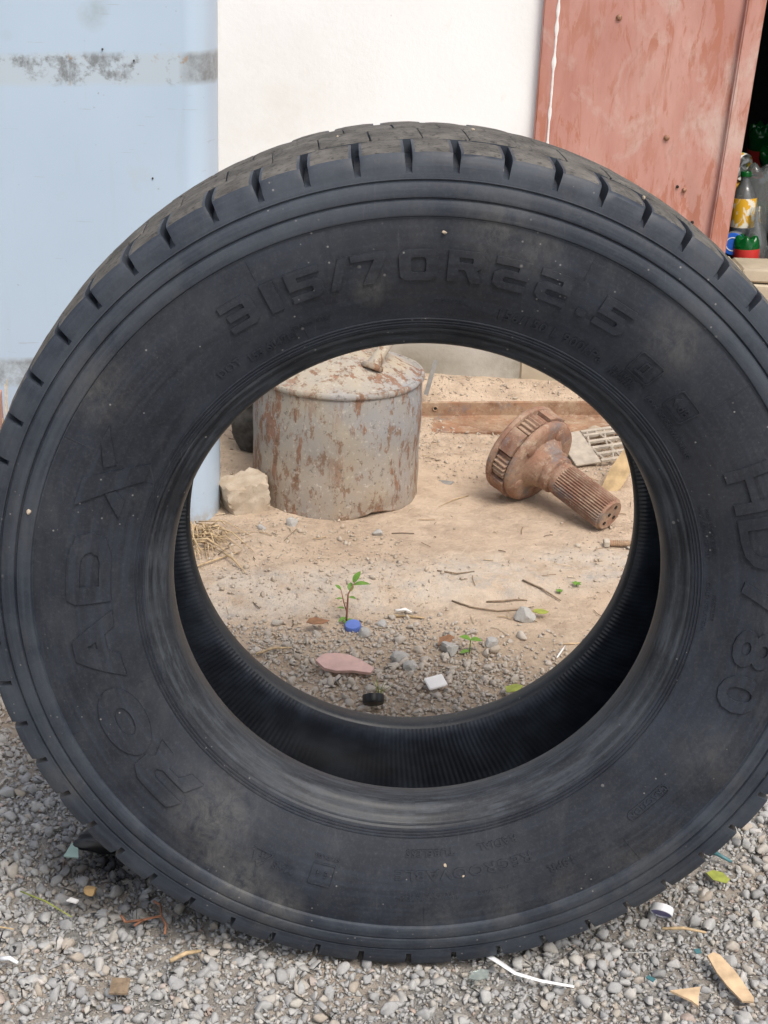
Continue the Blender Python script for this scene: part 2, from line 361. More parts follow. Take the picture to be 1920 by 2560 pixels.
def mat_cabinet():
    m = Mat('pale_blue_grey_paint')
    x, y, z = m.xyz()
    c = m.mix(m.ramp(m.noise(3, 4), [(0.3, 0.0), (0.7, 1.0)]), (0.43, 0.535, 0.65), (0.465, 0.57, 0.685))
    c = m.mix(m.math('MULTIPLY', m.ramp(m.noise(9, 6, 0.7, m.mapv((1, 1, 1))), [(0.60, 0.0), (0.74, 1.0)]), 0.35), c, (0.46, 0.48, 0.46))
    # worn strips over the stiffening ribs
    def strip(z0, z1, soft=90.0):
        zz = m.math('ADD', z, m.math('MULTIPLY', m.math('SUBTRACT', m.noise(14, 4), 0.5), 0.012))
        zz = m.math('SUBTRACT', zz, m.math('MULTIPLY', x, 0.045))
        a = m.math('MULTIPLY', m.math('SUBTRACT', zz, z0), soft, True); b = m.math('MULTIPLY', m.math('SUBTRACT', z1, zz), soft, True)
        return m.math('MULTIPLY', a, b)
    s1 = strip(.925, .990); s2 = strip(.335, .402)
    st = m.math('MAXIMUM', s1, s2)
    c = m.mix(m.math('MULTIPLY', st, 0.55), c, (0.47, 0.52, 0.54))
    wear = m.ramp(m.noise(10, 6, 0.7, m.mapv((1, 1, 1.2), loc=(0.45, 0, 0))), [(0.52, 0.0), (0.58, 1.0)])
    wear = m.math('MULTIPLY', wear, m.ramp(m.noise(90, 5, 0.75, m.mapv((1, 1, 0.5))), [(0.38, 0.25), (0.60, 1.0)]))
    endw = m.math('MULTIPLY', m.math('SUBTRACT', x, -.418), 40.0, True)
    wear = m.math('MAXIMUM', wear, m.math('MULTIPLY', endw, m.ramp(m.noise(40, 5, 0.7), [(0.3, 0.4), (0.6, 1.0)])))
    c = m.mix(m.math('MULTIPLY', m.math('MULTIPLY', s2, m.ramp(m.noise(16, 6, 0.7), [(0.40, 0.0), (0.58, 1.0)])), 0.8), c, (0.19, 0.20, 0.205))
    c = m.mix(m.math('MULTIPLY', m.math('MULTIPLY', st, wear), 0.85), c, (0.16, 0.165, 0.165))
    rl = m.math('MULTIPLY', m.math('MULTIPLY', s1, m.ramp(m.noise(26, 4, 0.6, m.mapv(loc=(3, 3, 3))), [(0.64, 0.0), (0.70, 1.0)])), 0.7)
    c = m.mix(rl, c, (0.34, 0.22, 0.12))
    # mould smudges near the top and a patch of rust
    for px, pz, rr in ((-.575, 1.025, .045), (-.56, 1.045, .04), (-.615, 1.045, .03), (-.735, .985, .035), (-.70, 1.0, .03)):
        k = m.math('MULTIPLY', m.spot((px, 2.79, pz), rr), m.ramp(m.noise(60, 5, 0.7), [(0.3, 0.3), (0.65, 1.0)]))
        c = m.mix(m.math('MULTIPLY', k, 1.1, True), c, (0.24, 0.26, 0.22))
    for px, pz, rr in ((-.772, .583, .022), (-.755, .592, .016), (-.765, .615, .010)):
        k = m.math('MULTIPLY', m.spot((px, 2.785, pz), rr), m.ramp(m.noise(70, 4, 0.7), [(0.38, 0.0), (0.46, 2.5)]))
        c = m.mix(m.math('MULTIPLY', k, 1.8, True), c, (0.22, 0.075, 0.045))
    sp = m.ramp(m.noise(75, 3, 0.5), [(0.72, 0.0), (0.76, 1.0)])
    c = m.mix(m.math('MULTIPLY', sp, 0.5), c, (0.22, 0.22, 0.21))
    stv = m.ramp(m.noise(12, 6, 0.7, m.mapv((2.2, 1, 0.25), loc=(4, 0, 1))), [(0.55, 0.0), (0.75, 1.0)])
    c = m.mix(m.math('MULTIPLY', stv, 0.16), c, (0.36, 0.38, 0.38))
    scp = m.ramp(m.noise(26, 3, 0.5, m.mapv((0.5, 1, 7), loc=(2, 0, 3))), [(0.70, 0.0), (0.73, 1.0)])
    c = m.mix(m.math('MULTIPLY', scp, 0.30), c, (0.30, 0.31, 0.31))
    low = m.math('MULTIPLY', m.math('SUBTRACT', 0.06, z), 18.0, True)
    c = m.mix(m.math('MULTIPLY', low, m.ramp(m.noise(40, 5, 0.7), [(0.4, 0.0), (0.6, 1.0)])), c, (0.36, 0.31, 0.25))
    return m.done(c, 0.42, m.bump(m.noise(20, 4), 0.05, 0.003), spec=0.45)

def mat_white_wall():
    m = Mat('white_painted_render')
    c = m.mix(m.ramp(m.noise(2.5, 6, 0.65), [(0.35, 0.0), (0.7, 1.0)]), (0.83, 0.83, 0.82), (0.86, 0.86, 0.855))
    k = m.math('MULTIPLY', m.spot((-.30, 3.78, .74), .35), m.ramp(m.noise(7, 6, 0.7), [(0.35, 0.0), (0.65, 1.0)]))
    c = m.mix(m.math('MULTIPLY', k, 0.35), c, (0.66, 0.63, 0.56))
    sp = m.ramp(m.voro(12), [(0.02, 1.0), (0.04, 0.0)])
    c = m.mix(m.math('MULTIPLY', sp, 0.45), c, (0.40, 0.37, 0.32))
    dr = m.ramp(m.noise(20, 7, 0.72, m.mapv((1.3, 1, 0.6), loc=(5, 0, 2))), [(0.60, 0.0), (0.72, 1.0)])
    c = m.mix(m.math('MULTIPLY', dr, 0.16), c, (0.55, 0.52, 0.46))
    return m.done(c, 0.8, m.bump(m.noise(55, 6, 0.7), 0.18, 0.004), spec=0.3)

def mat_plinth():
    m = Mat('damp_concrete')
    x, y, z = m.xyz()
    c = m.mix(m.ramp(m.noise(5, 6, 0.65), [(0.35, 0.0), (0.65, 1.0)]), (0.27, 0.245, 0.195), (0.43, 0.40, 0.35))
    c = m.mix(m.math('MULTIPLY', m.math('MULTIPLY', m.math('SUBTRACT', z, .10), 18.0, True), 0.7), c, (0.50, 0.47, 0.43))
    k = m.math('MULTIPLY', m.math('SUBTRACT', x, .25), 3.0, True)
    k = m.math('MULTIPLY', k, m.ramp(m.noise(26, 6, 0.75), [(0.47, 0.0), (0.60, 1.0)]))
    c = m.mix(m.math('MULTIPLY', k, 0.75), c, (0.58, 0.55, 0.50))
    return m.done(c, 0.9, m.bump(m.noise(60, 6, 0.7), 0.4, 0.004), spec=0.25)

def mat_door():
    m = Mat('faded_red_oxide_paint')
    wob = m.mapv((1, 1, 0.32))
    c = m.mix(m.ramp(m.noise(9, 6, 0.6, wob), [(0.32, 0.0), (0.68, 1.0)]), (0.44, 0.205, 0.165), (0.54, 0.30, 0.25))
    st = m.ramp(m.noise(17, 7, 0.7, m.mapv((1.6, 1, 0.33), loc=(2, 0, 4)), 0.8), [(0.51, 0.0), (0.56, 1.0)])
    st = m.math('MULTIPLY', st, m.ramp(m.noise(5, 3, 0.5, m.mapv(loc=(3, 0, 1))), [(0.36, 0.0), (0.56, 1.0)]))
    c = m.mix(m.math('MULTIPLY', st, 0.75), c, (0.40, 0.15, 0.09))
    pl = m.ramp(m.noise(5, 6, 0.7, m.mapv((1, 1, 0.8), loc=(7, 0, 2)), 0.6), [(0.52, 0.0), (0.68, 1.0)])
    c = m.mix(m.math('MULTIPLY', pl, 0.85), c, (0.56, 0.42, 0.37))
    f = m.ramp(m.noise(60, 5, 0.7, m.mapv((1.5, 1, 0.35))), [(0.54, 0.0), (0.72, 1.0)])
    c = m.mix(m.math('MULTIPLY', f, 0.5), c, (0.36, 0.165, 0.12))
    sp = m.ramp(m.voro(26, m.mapv((1, 1, 0.6))), [(0.03, 1.0), (0.06, 0.0)])
    c = m.mix(m.math('MULTIPLY', sp, m.math('MULTIPLY', m.ramp(m.noise(7, 2), [(0.5, 0.0), (0.56, 1.0)]), 0.6)), c, (0.80, 0.70, 0.64))
    return m.done(c, 0.55, m.bump(m.noise(30, 5, 0.6, wob), 0.12, 0.004), spec=0.4)

def mat_thin_plastic(name, col, gloss=0.22, mix=0.12):
    """thin clear plastic: mostly see-through, a little tint, sharp reflections at the edges"""
    m = Mat(name); n = m.n
    tr = n.new('ShaderNodeBsdfTransparent'); tr.inputs[0].default_value = (*col, 1)
    df = n.new('ShaderNodeBsdfTranslucent'); df.inputs[0].default_value = (*[min(1, c * 0.9) for c in col], 1)
    dd = n.new('ShaderNodeBsdfDiffuse'); dd.inputs[0].default_value = (*[min(1, c * 0.8) for c in col], 1)
    gl = n.new('ShaderNodeBsdfGlossy'); gl.inputs['Roughness'].default_value = 0.08
    fr = n.new('ShaderNodeLayerWeight'); fr.inputs['Blend'].default_value = gloss
    a0 = n.new('ShaderNodeMixShader'); a0.inputs[0].default_value = 0.5; m.L(df.outputs[0], a0.inputs[1]); m.L(dd.outputs[0], a0.inputs[2])
    a = n.new('ShaderNodeMixShader'); a.inputs[0].default_value = mix; m.L(tr.outputs[0], a.inputs[1]); m.L(a0.outputs[0], a.inputs[2])
    b = n.new('ShaderNodeMixShader'); m.L(fr.outputs['Fresnel'], b.inputs[0]); m.L(a.outputs[0], b.inputs[1]); m.L(gl.outputs[0], b.inputs[2])
    m.L(b.outputs[0], m.out.inputs['Surface'])
    return m.m

def mat_leaf(name, col):
    m = Mat(name)
    c = m.mix(m.ramp(m.noise(90, 4), [(0.3, 0.0), (0.7, 1.0)]), tuple(x * .75 for x in col), tuple(x * 1.25 for x in col))
    return m.done(c, 0.5, m.bump(m.noise(250, 3), 0.3, 0.0006), spec=0.4, **{'Transmission Weight': 0.0})

STOPS = [(0.0, (0.17, 0.17, 0.175)), (0.16, (0.31, 0.31, 0.31)), (0.34, (0.42, 0.415, 0.40)), (0.5, (0.25, 0.255, 0.27)), (0.66, (0.37, 0.365, 0.35)),
         (0.82, (0.45, 0.41, 0.35)), (0.92, (0.36, 0.28, 0.20)), (0.965, (0.58, 0.565, 0.54)), (1.0, (0.36, 0.21, 0.14))]
M_GROUND = mat_ground()
M_GRAVEL = mat_gravel('crushed_gravel', STOPS)
M_CRUMB = mat_gravel('dirt_crumbs', [(0.0, (0.20, 0.14, 0.09)), (0.3, (0.36, 0.26, 0.17)), (0.6, (0.48, 0.36, 0.25)), (0.85, (0.33, 0.31, 0.28)), (1.0, (0.60, 0.54, 0.46))], False)
M_SIDE = mat_rubber('sidewall_rubber', 0.45, (0.0098, 0.0125, 0.0195), tint=(0.040, 0.051, 0.072))
M_BEAD = mat_rubber('bead_rubber', 0.30, (0.0115, 0.0135, 0.0180), 0.44, False, (0.072, 0.084, 0.100), 380, 0.36)  # ring streaks: scratches plus a highlight painted into the bead colour
M_BEADR = mat_rubber('rear_bead_rubber', 0.3, (0.010, 0.012, 0.016), 0.5, False, (0.030, 0.034, 0.040))
M_LUG = mat_rubber('lug_rubber', 0.6, (0.019, 0.0245, 0.036), 0.48, True, (0.068, 0.083, 0.104))
M_LINER = mat_liner(); M_TREAD = mat_tread()
M_RUST = mat_rust('orange_rust'); M_RUSTB = mat_rust('brown_rust_beam', (0.36, 0.19, 0.11), (0.19, 0.10, 0.06), (0.40, 0.30, 0.20), 0.9, 12)
M_BARREL = mat_barrel(); M_CAB = mat_cabinet(); M_WALL = mat_white_wall(); M_PLINTH = mat_plinth(); M_DOOR = mat_door()
M_DARKROOM = plain('darkened_interior_wall', (0.035, 0.033, 0.03), 0.95)  # the unlit room's darkness is put into a near-black wall colour
M_STONE = plain('beige_limestone', (0.50, 0.40, 0.285), 0.9, 0.22, 22, 0.2, 0.5)
M_SILL = plain('dusty_sill_stone', (0.46, 0.39, 0.29), 0.9, 0.18, 12, 0.2, 0.35)
M_WHITEPAINT = plain('white_paint_smear', (0.80, 0.78, 0.76), 0.6, 0.08)
M_DARKCONC = plain('dark_rough_concrete', (0.085, 0.082, 0.078), 0.95, 0.4, 60, 0.2, 0.9)
M_CLAY = plain('pink_clay', (0.48, 0.27, 0.205), 0.9, 0.2, 25, 0.2, 0.4)
M_STRAW = plain('dry_straw', (0.46, 0.34, 0.20), 0.8, 0.3, 120)
M_TWIG = plain('grey_brown_twig', (0.22, 0.16, 0.105), 0.85, 0.35, 150)
M_WOOD = plain('fresh_split_wood', (0.58, 0.42, 0.26), 0.8, 0.3, 45)
M_LEAF = mat_leaf('seedling_green', (0.13, 0.26, 0.035)); M_STEM = plain('red_stem', (0.30, 0.13, 0.085), 0.6)
M_LEAFY = mat_leaf('yellow_green_leaf', (0.27, 0.30, 0.055)); M_LEAFB = mat_leaf('brown_leaf', (0.24, 0.12, 0.06))
M_BLUE = plain('blue_cap_plastic', (0.11, 0.18, 0.50), 0.4, 0.15, 60)
M_TILE = plain('pink_tile', (0.58, 0.38, 0.33), 0.75, 0.1, 60, 0.3, 0.3)
M_WTILE = plain('white_glazed_tile', (0.82, 0.79, 0.75), 0.35, 0.06)
M_BLACK = plain('black_plastic', (0.012, 0.012, 0.013), 0.4, 0.2)
M_WPLAST = plain('white_plastic_strip', (0.78, 0.79, 0.80), 0.45, 0.05)
M_GREYPL = plain('dusty_grey_plastic', (0.40, 0.35, 0.285), 0.85, 0.2, 50)
M_STEEL = plain('dull_steel', (0.30, 0.29, 0.27), 0.5, 0.2, 60, metal=0.6)
M_DARK = plain('dark_hole', (0.02, 0.014, 0.01), 0.9, 0.2)
M_TEAL = plain('teal_plastic', (0.06, 0.17, 0.19), 0.45, 0.2)
M_GREENGL = plain('pale_green_glass', (0.42, 0.56, 0.50), 0.2, 0.1)

# ------------------------------------------------------------------ setting: ground
def axis(lo, hi, a, b, n, m):
    return np.concatenate([lo + (a - lo) * (1 - (1 - np.linspace(0, 1, m, endpoint=False)) ** 2.2), np.linspace(a, b, n), b + (hi - b) * (np.linspace(0, 1, m + 1)[1:] ** 2.2)])
gx = axis(-60, 60, -1.3, 1.3, 400, 14); gy = axis(-40, 80, 1.0, 3.9, 430, 14)
GX, GY = np.meshgrid(gx, gy); GZ = hgt(GX, GY)
nx, ny = len(gx), len(gy)
idx = np.arange(nx * ny).reshape(ny, nx)
gf = np.stack([idx[:-1, :-1], idx[:-1, 1:], idx[1:, 1:], idx[1:, :-1]], -1).reshape(-1, 4)
ground = mesh_obj('ground', np.stack([GX, GY, GZ], -1).reshape(-1, 3), gf.tolist(), M_GROUND, smooth=True)
tag(ground, 'tan dusty ground with bleached concrete edge and gravelly soil', 'ground', kind='structure')

# ------------------------------------------------------------------ gravel (stuff)
def ico(sub):
    bm = bmesh.new(); bmesh.ops.create_icosphere(bm, subdivisions=sub, radius=1.0)
    V = np.array([v.co for v in bm.verts]); F = np.array([[v.index for v in f.verts] for f in bm.faces]); bm.free(); return V, F
def stone_templates(npts, n, seed, chamfer=False):
    """broken-stone shapes: hulls of a few random points, optionally with worn corners"""
    r = np.random.default_rng(seed); out = []
    for k in range(n):
        p = r.normal(size=(npts, 3)); p /= np.linalg.norm(p, axis=1)[:, None]; p *= r.uniform(.86, 1.12, (npts, 1))
        bm = bmesh.new()
        for q in p: bm.verts.new(q)
        res = bmesh.ops.convex_hull(bm, input=bm.verts[:]); bmesh.ops.delete(bm, geom=[v for v in bm.verts if not v.link_faces], context='VERTS')
        if chamfer: bmesh.ops.bevel(bm, geom=bm.edges[:], offset=.13, segments=1, affect='EDGES')
        bmesh.ops.triangulate(bm, faces=bm.faces); bmesh.ops.recalc_face_normals(bm, faces=bm.faces); bm.verts.index_update()
        V = np.array([v.co for v in bm.verts]); F = np.array([[v.index for v in f.verts] for f in bm.faces]); bm.free()
        out.append((V * np.array([1.05, r.uniform(.65, 1.0), r.uniform(.5, .85)]), F))
    return out
def rotmats(n, r, flat=0.5):
    a = r.uniform(0, 2 * np.pi, n); b = r.normal(0, flat, n); c = r.normal(0, flat, n)
    ca, sa, cb, sb, cc, sc = np.cos(a), np.sin(a), np.cos(b), np.sin(b), np.cos(c), np.sin(c); z = np.zeros(n); o = np.ones(n)
    Rz = np.stack([ca, -sa, z, sa, ca, z, z, z, o], -1).reshape(n, 3, 3)
    Rx = np.stack([o, z, z, z, cb, -sb, z, sb, cb], -1).reshape(n, 3, 3)
    Ry = np.stack([cc, z, sc, z, o, z, -sc, z, cc], -1).reshape(n, 3, 3)
    return Rz @ Rx @ Ry
def scatter_mesh(name, xy, size, tmpl, mat, r, sink=0.35, lift=None, smooth=False):
    Vs = []; Fs = []; off = 0; which = r.integers(0, len(tmpl), len(xy))
    for k in range(len(tmpl)):
        s = which == k; n = s.sum()
        if not n: continue
        Rm = rotmats(n, r); P = np.einsum('nij,vj->nvi', Rm, tmpl[k][0]) * size[s][:, None, None]
        z = hgt(xy[s, 0], xy[s, 1]) + size[s] * (0.62 - 2 * sink * 0.62)
        if lift is not None: z = z + lift[s]
        P += np.concatenate([xy[s], z[:, None]], 1)[:, None, :]
        Vs.append(P.reshape(-1, 3)); Fs.append((tmpl[k][1][None] + (np.arange(n) * len(tmpl[k][0]))[:, None, None]).reshape(-1, 3) + off); off += n * len(tmpl[k][0])
    V = np.concatenate(Vs); Fa = np.concatenate(Fs)
    me = bpy.data.meshes.new(name); me.vertices.add(len(V)); me.vertices.foreach_set('co', V.astype(np.float32).ravel())
    me.loops.add(len(Fa) * 3); me.loops.foreach_set('vertex_index', Fa.astype(np.int32).ravel())
    me.polygons.add(len(Fa)); me.polygons.foreach_set('loop_start', np.arange(0, len(Fa) * 3, 3, dtype=np.int32))
    me.update(calc_edges=True); me.validate()
    return link_mesh(name, me, mat, smooth=smooth)
def keep_gravel(xy, r, thick=1.0):
    e = slab_edge(xy[:, 0]); d = e - 0.03 - xy[:, 1]
    # thins out towards the slab, sooner on the right-hand side
    wid = 0.10 + 0.42 * sstep((xy[:, 0] - 0.02) / 0.30)
    p = sstep((d + 0.02) / wid) ** 1.3 * thick
    p = np.clip(p, 0.0, 1) * np.where((xy[:, 1] > 1.9), 0.62 + 0.38 * vnoise(xy[:, 0], xy[:, 1], 22, 11), 1.0)
    return r.uniform(size=len(xy)) < p
def in_tyre(xy, s):
    z = TYRE_R - np.sqrt(np.maximum(TYRE_R ** 2 - (xy[:, 0] - .04) ** 2, 0))
    return (np.abs(xy[:, 0] - .04) < .5) & (xy[:, 1] > 1.425) & (xy[:, 1] < 1.765) & (z < s * 1.1)
def uni(n, x0, x1, y0, y1): return np.stack([rng.uniform(x0, x1, n), rng.uniform(y0, y1, n)], 1)
T2 = stone_templates(11, 18, 3, True); T1 = stone_templates(9, 14, 4)
xy = uni(30000, -.95, 1.0, 1.12, 2.62); sz = np.clip(rng.lognormal(math.log(.0060), .44, len(xy)), .0036, .0135)
patch = 0.62 + 0.75 * vnoise(xy[:, 0], xy[:, 1], 13, 31) + 0.35 * vnoise(xy[:, 0], xy[:, 1], 34, 32)
k = keep_gravel(xy, rng) & ~in_tyre(xy, sz) & ((rng.uniform(size=len(xy)) < np.clip(patch, .30, 1.0)) | (sz < .0052)); xy, sz = xy[k], sz[k]
lift = rng.uniform(0, 1, len(xy)) ** 2 * 0.004 * (xy[:, 1] < 1.95)
g1 = scatter_mesh('gravel', xy, sz, T2, M_GRAVEL, rng, 0.22, lift)
tag(g1, 'loose grey and tan crushed gravel lying under and around the tyre', 'gravel', kind='stuff')
xy = uni(85000, -1.0, 1.05, 1.1, 2.66); sz = np.clip(rng.lognormal(math.log(.0034), .4, len(xy)), .0016, .0062)
k = keep_gravel(xy, rng, 1.2) & ~in_tyre(xy, sz)
g2 = scatter_mesh('grit', xy[k], sz[k], T1, M_GRAVEL, rng, 0.2)
tag(g2, 'fine grey grit filling the gaps between gravel stones', 'grit', kind='stuff')
xy = uni(26000, -3.0, 3.0, -.6, 2.7); sz = np.clip(rng.lognormal(math.log(.0068), .35, len(xy)), .004, .014)
k = keep_gravel(xy, rng) & ~((np.abs(xy[:, 0] - .02) < .96) & (xy[:, 1] > 1.13))
g3 = scatter_mesh('outer_gravel', xy[k], sz[k], T1, M_GRAVEL, rng, 0.22)
tag(g3, 'sparser gravel of the yard away from the tyre', 'gravel', kind='stuff')
xy = uni(48000, -1.2, 1.4, 1.95, 3.76); sz = np.clip(rng.lognormal(math.log(.0018), .62, len(xy)), .0007, .0085)
dd = np.clip(vnoise(xy[:, 0], xy[:, 1], 9, 21) * 1.6 + 0.35, 0.06, 1) * np.where(np.exp(-((xy[:, 0] - .2) / .22) ** 2 - ((xy[:, 1] - 2.85) / .2) ** 2) > .35, .22, 1.0)
dd = np.maximum(dd, 0.95 * ((xy[:, 1] > 3.15) & (xy[:, 0] > .08)))
k = rng.uniform(size=len(xy)) < dd
g4 = scatter_mesh('dirt_crumbs', xy[k], sz[k], T1, M_CRUMB, rng, 0.25)
tag(g4, 'small crumbs of dirt and grit strewn over the dusty slab', 'dirt', kind='stuff')

# dry plant litter: short stalks lying about (stuff)
geos = []
for i in range(460):
    x = random.uniform(-.75, .9); y = random.uniform(1.95, 3.75)
    dense = (x < -.25 and y > 2.5) or (y > 3.1) or (2.3 < y < 2.65)
    if not dense and random.random() < 0.55: continue
    a = random.uniform(0, 6.28); ln = random.lognormvariate(math.log(.010), .6); cv = random.uniform(-.25, .25) * ln
    pts = []
    for t in (-1, -.3, .4, 1):
        px = x + math.cos(a) * t * ln - math.sin(a) * cv * (1 - t * t); py = y + math.sin(a) * t * ln + math.cos(a) * cv * (1 - t * t)
        if py > 3.775: py = 3.775
        pts.append((px, py, h1(px, py) + .0022 + random.uniform(0, .002)))
    geos.append(tube_geo(pts, random.uniform(.0005, .0013), 4))
V, F = merge(*geos)
M_LITTER = Mat('litter_stalks'); M_LITTER = M_LITTER.done(M_LITTER.ramp(M_LITTER.island(), [(0, (0.10, 0.07, 0.045)), (.4, (0.22, .15, .09)), (.75, (.42, .31, .19)), (1, (.55, .46, .34))]), 0.85)
tag(mesh_obj('plant_litter', V, F, M_LITTER), 'thin dry stalks and litter scattered over the dusty ground', 'litter', kind='stuff')

# ------------------------------------------------------------------ building
bld = empty('workshop_building', (0, 3.9, 0))
tag(bld, 'white rendered workshop building with concrete plinth and red door', 'building')
def bpart(name, geo, mat, parent=None, smooth=False):
    o = mesh_obj(name, *geo, mat, smooth=smooth); o.parent = parent or bld
    o.matrix_parent_inverse = Matrix.Translation((0, -3.9, 0)) if parent is None else parent.matrix_world.inverted()
    return o
def wall_sheet(x0, x1, z0, z1, y, th, n, m, amp):
    """a rendered wall slab whose face is a little uneven"""
    V = []; F = []
    for j in range(m + 1):
        for i in range(n + 1):
            x = x0 + (x1 - x0) * i / n; z = z0 + (z1 - z0) * j / m
            V.append((x + (0.004 * mnoise.noise((0, 0, z * 30)) if i == n else 0), y + amp * mnoise.noise((x * 6, 1.3, z * 6)), z))
    for j in range(m):
        for i in range(n):
            a = j * (n + 1) + i; F.append((a, a + 1, a + n + 2, a + n + 1))
    b = len(V); V += [(x0, y + th, z0), (x1, y + th, z0), (x1, y + th, z1), (x0, y + th, z1)]
    F.append((b + 1, b, b + 3, b + 2))
    F.append(tuple(range(n, -1, -1)) + (b, b + 1)); F.append(tuple(m * (n + 1) + i for i in range(n + 1)) + (b + 2, b + 3))
    F.append(tuple(j * (n + 1) for j in range(m + 1)) + (b + 3, b)); F.append(tuple(j * (n + 1) + n for j in range(m, -1, -1)) + (b + 1, b + 2))
    return V, F
bpart('wall', wall_sheet(-2.6, .358, .165, 2.9, 3.78, .25, 90, 80, .003), M_WALL, smooth=30)
bpart('plinth', wall_sheet(-2.6, .357, -.1, .163, 3.772, .25, 90, 12, .006), M_PLINTH, smooth=30)
bpart('wall', box_geo(1.32, 3.3, 3.78, 4.03, -.1, 2.9), M_WALL)
bpart('lintel', box_geo(.3585, 1.3195, 3.785, 4.025, 2.12, 2.895), M_WALL)
for i, (x0, x1, z0, z1, dy) in enumerate(((.3585, .93, .352, .388, 0), (.934, 1.3195, .350, .386, .004), (.3585, .78, .17, .347, .008), (.784, 1.10, .17, .3455, .002), (1.104, 1.3195, .17, .3465, .006), (.3585, 1.0, -.1, .166, .004), (1.004, 1.3195, -.1, .165, .001))):
    s = bevel_box('sill_stone', x0, x1, 3.775 + dy, 3.93, z0, z1, .005, M_SILL, None, 1, .003, 3)
    s.parent = bld; s.matrix_parent_inverse = Matrix.Translation((0, -3.9, 0))
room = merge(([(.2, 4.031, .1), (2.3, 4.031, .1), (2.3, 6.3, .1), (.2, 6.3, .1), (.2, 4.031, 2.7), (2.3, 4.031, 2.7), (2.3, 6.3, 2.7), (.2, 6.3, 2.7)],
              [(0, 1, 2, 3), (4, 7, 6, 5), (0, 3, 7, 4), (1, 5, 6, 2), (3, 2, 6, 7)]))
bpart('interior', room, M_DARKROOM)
bpart('roof_slab', box_geo(-2.7, 3.4, 3.7, 6.5, 2.9, 3.02), M_PLINTH)

# door leaf, with pressed sheet, folded edge, frame strip and screws
def buckled(x0, x1, z0, z1, y, n, m, amp, th=.003):
    V = []; F = []
    for s in (0, 1):
        for j in range(m + 1):
            for i in range(n + 1):
                x = x0 + (x1 - x0) * i / n; z = z0 + (z1 - z0) * j / m
                d = amp * (mnoise.noise((x * 4.2, .7, z * 3.1)) + .4 * mnoise.noise((x * 13, 4.7, z * 9)))
                # crease below the lower screws
                d += .006 * math.exp(-((x - .77 - (.6 - z) * .25) / .02) ** 2) * math.exp(-((z - .54) / .08) ** 2)
                V.append((x, y + d + s * th, z))
    k = (n + 1) * (m + 1)
    for j in range(m):
        for i in range(n):
            a = j * (n + 1) + i; F.append((a, a + 1, a + n + 2, a + n + 1)); F.append((k + a + n + 1, k + a + n + 2, k + a + 1, k + a))
    for i in range(n): F.append((i + 1, i, k + i, k + i + 1)); a = m * (n + 1) + i; F.append((a, a + 1, k + a + 1, k + a))
    for j in range(m): a = j * (n + 1); F.append((a, a + n + 1, k + a + n + 1, k + a)); a += n; F.append((a + n + 1, a, k + a, k + a + n + 1))
    return V, F
door = bpart('door', buckled(.372, .856, .40, 2.08, 3.763, 40, 110, .005), M_DOOR, smooth=40)
tag(door, 'faded red oxide sheet metal door')
fr = bevel_box('frame_strip', .345, .381, 3.752, 3.778, .395, 2.09, .003, M_DOOR, None, 2, .0015, 24)
ef = bevel_box('folded_edge', .853, .902, 3.742, 3.772, .398, 2.085, .004, M_DOOR, None, 2, .0012, 24)
pv = []; pf = []
for i in range(60):
    z = .66 + .45 * i / 59; w = .0022 + .0060 * abs(mnoise.noise((z * 24, 0, 0))) * (1 if z > .78 else .8); xc = .3805 + .003 * mnoise.noise((z * 9, 3, 0))
    pv += [(xc - w, 3.7512, z), (xc, 3.7485, z), (xc + w, 3.7512, z)]
for i in range(59):
    a = 3 * i; pf += [(a, a + 1, a + 4, a + 3), (a + 1, a + 2, a + 5, a + 4)]
ps = mesh_obj('paint_smear', pv, pf, M_WHITEPAINT, smooth=True)
M_SCREW = plain('rusty_screw', (0.30, 0.16, 0.10), 0.6, 0.3, 200, metal=0.3)
for o_ in (door, ef):      # the leaf hangs slightly out of square
    for v_ in o_.data.vertices:
        v_.co.x += max(0.0, (v_.co.x - .372) / .53) * ((v_.co.z - 1.06) * .034 - .009)
parts = [fr, ef, ps]
for x, z, r, mt in ((.535, 1.009, .0075, M_SCREW), (.687, .722, .0075, M_SCREW), (.748, .591, .006, M_SCREW), (.729, .599, .004, M_DARK), (.779, .508, .004, M_DARK), (.774, .500, .003, M_DARK)):
    V, F = lathe_geo([(.0001, .004), (r * .5, .0038), (r * .9, .002), (r, 0), (r, -.006)], 14)
    sc = mesh_obj('screw', [(x + a, 3.7605 - c_, z + b_) for a, b_, c_ in V], F, mt, smooth=40); parts.append(sc)
for p in parts:
    p.parent = door

# ------------------------------------------------------------------ pale cabinet on the left
CY = 2.755
plan = [(-1.12, CY)] + [(-1.12 + (1.12 - .408) * t, CY + .004 * math.sin(t * 3)) for t in np.linspace(.1, 1, 14)]
plan += [(-.408 + .052 * math.sin(a), CY + .085 - .085 * math.cos(a)) for a in np.linspace(.12, math.pi / 2, 12)]
plan += [(-.3565, CY + .105), (-.362, CY + .112), (-1.12, CY + .112)]
zs = list(np.linspace(.012, 1.66, 40)); V = []; F = []; n = len(plan)
for j, z in enumerate(zs):
    for (x, y) in plan: V.append((x, y + (.0025 * mnoise.noise((x * 5, 2, z * 4)) if y < CY + .06 else 0), z))
for j in range(len(zs) - 1):
    for i in range(n): F.append((j * n + i, j * n + (i + 1) % n, (j + 1) * n + (i + 1) % n, (j + 1) * n + i))
F.append(tuple(range(n))[::-1]); F.append(tuple((len(zs) - 1) * n + i for i in range(n)))
cab = empty('metal_panel', (-.74, CY + .05, 0.012))
tag(cab, 'tall pale blue-grey metal panel with two worn strips, left of the white wall', 'panel')
def under(o, e):
    o.parent = e; o.matrix_parent_inverse = e.matrix_basis.inverted(); return o
under(mesh_obj('body', V, F, M_CAB, smooth=40), cab)
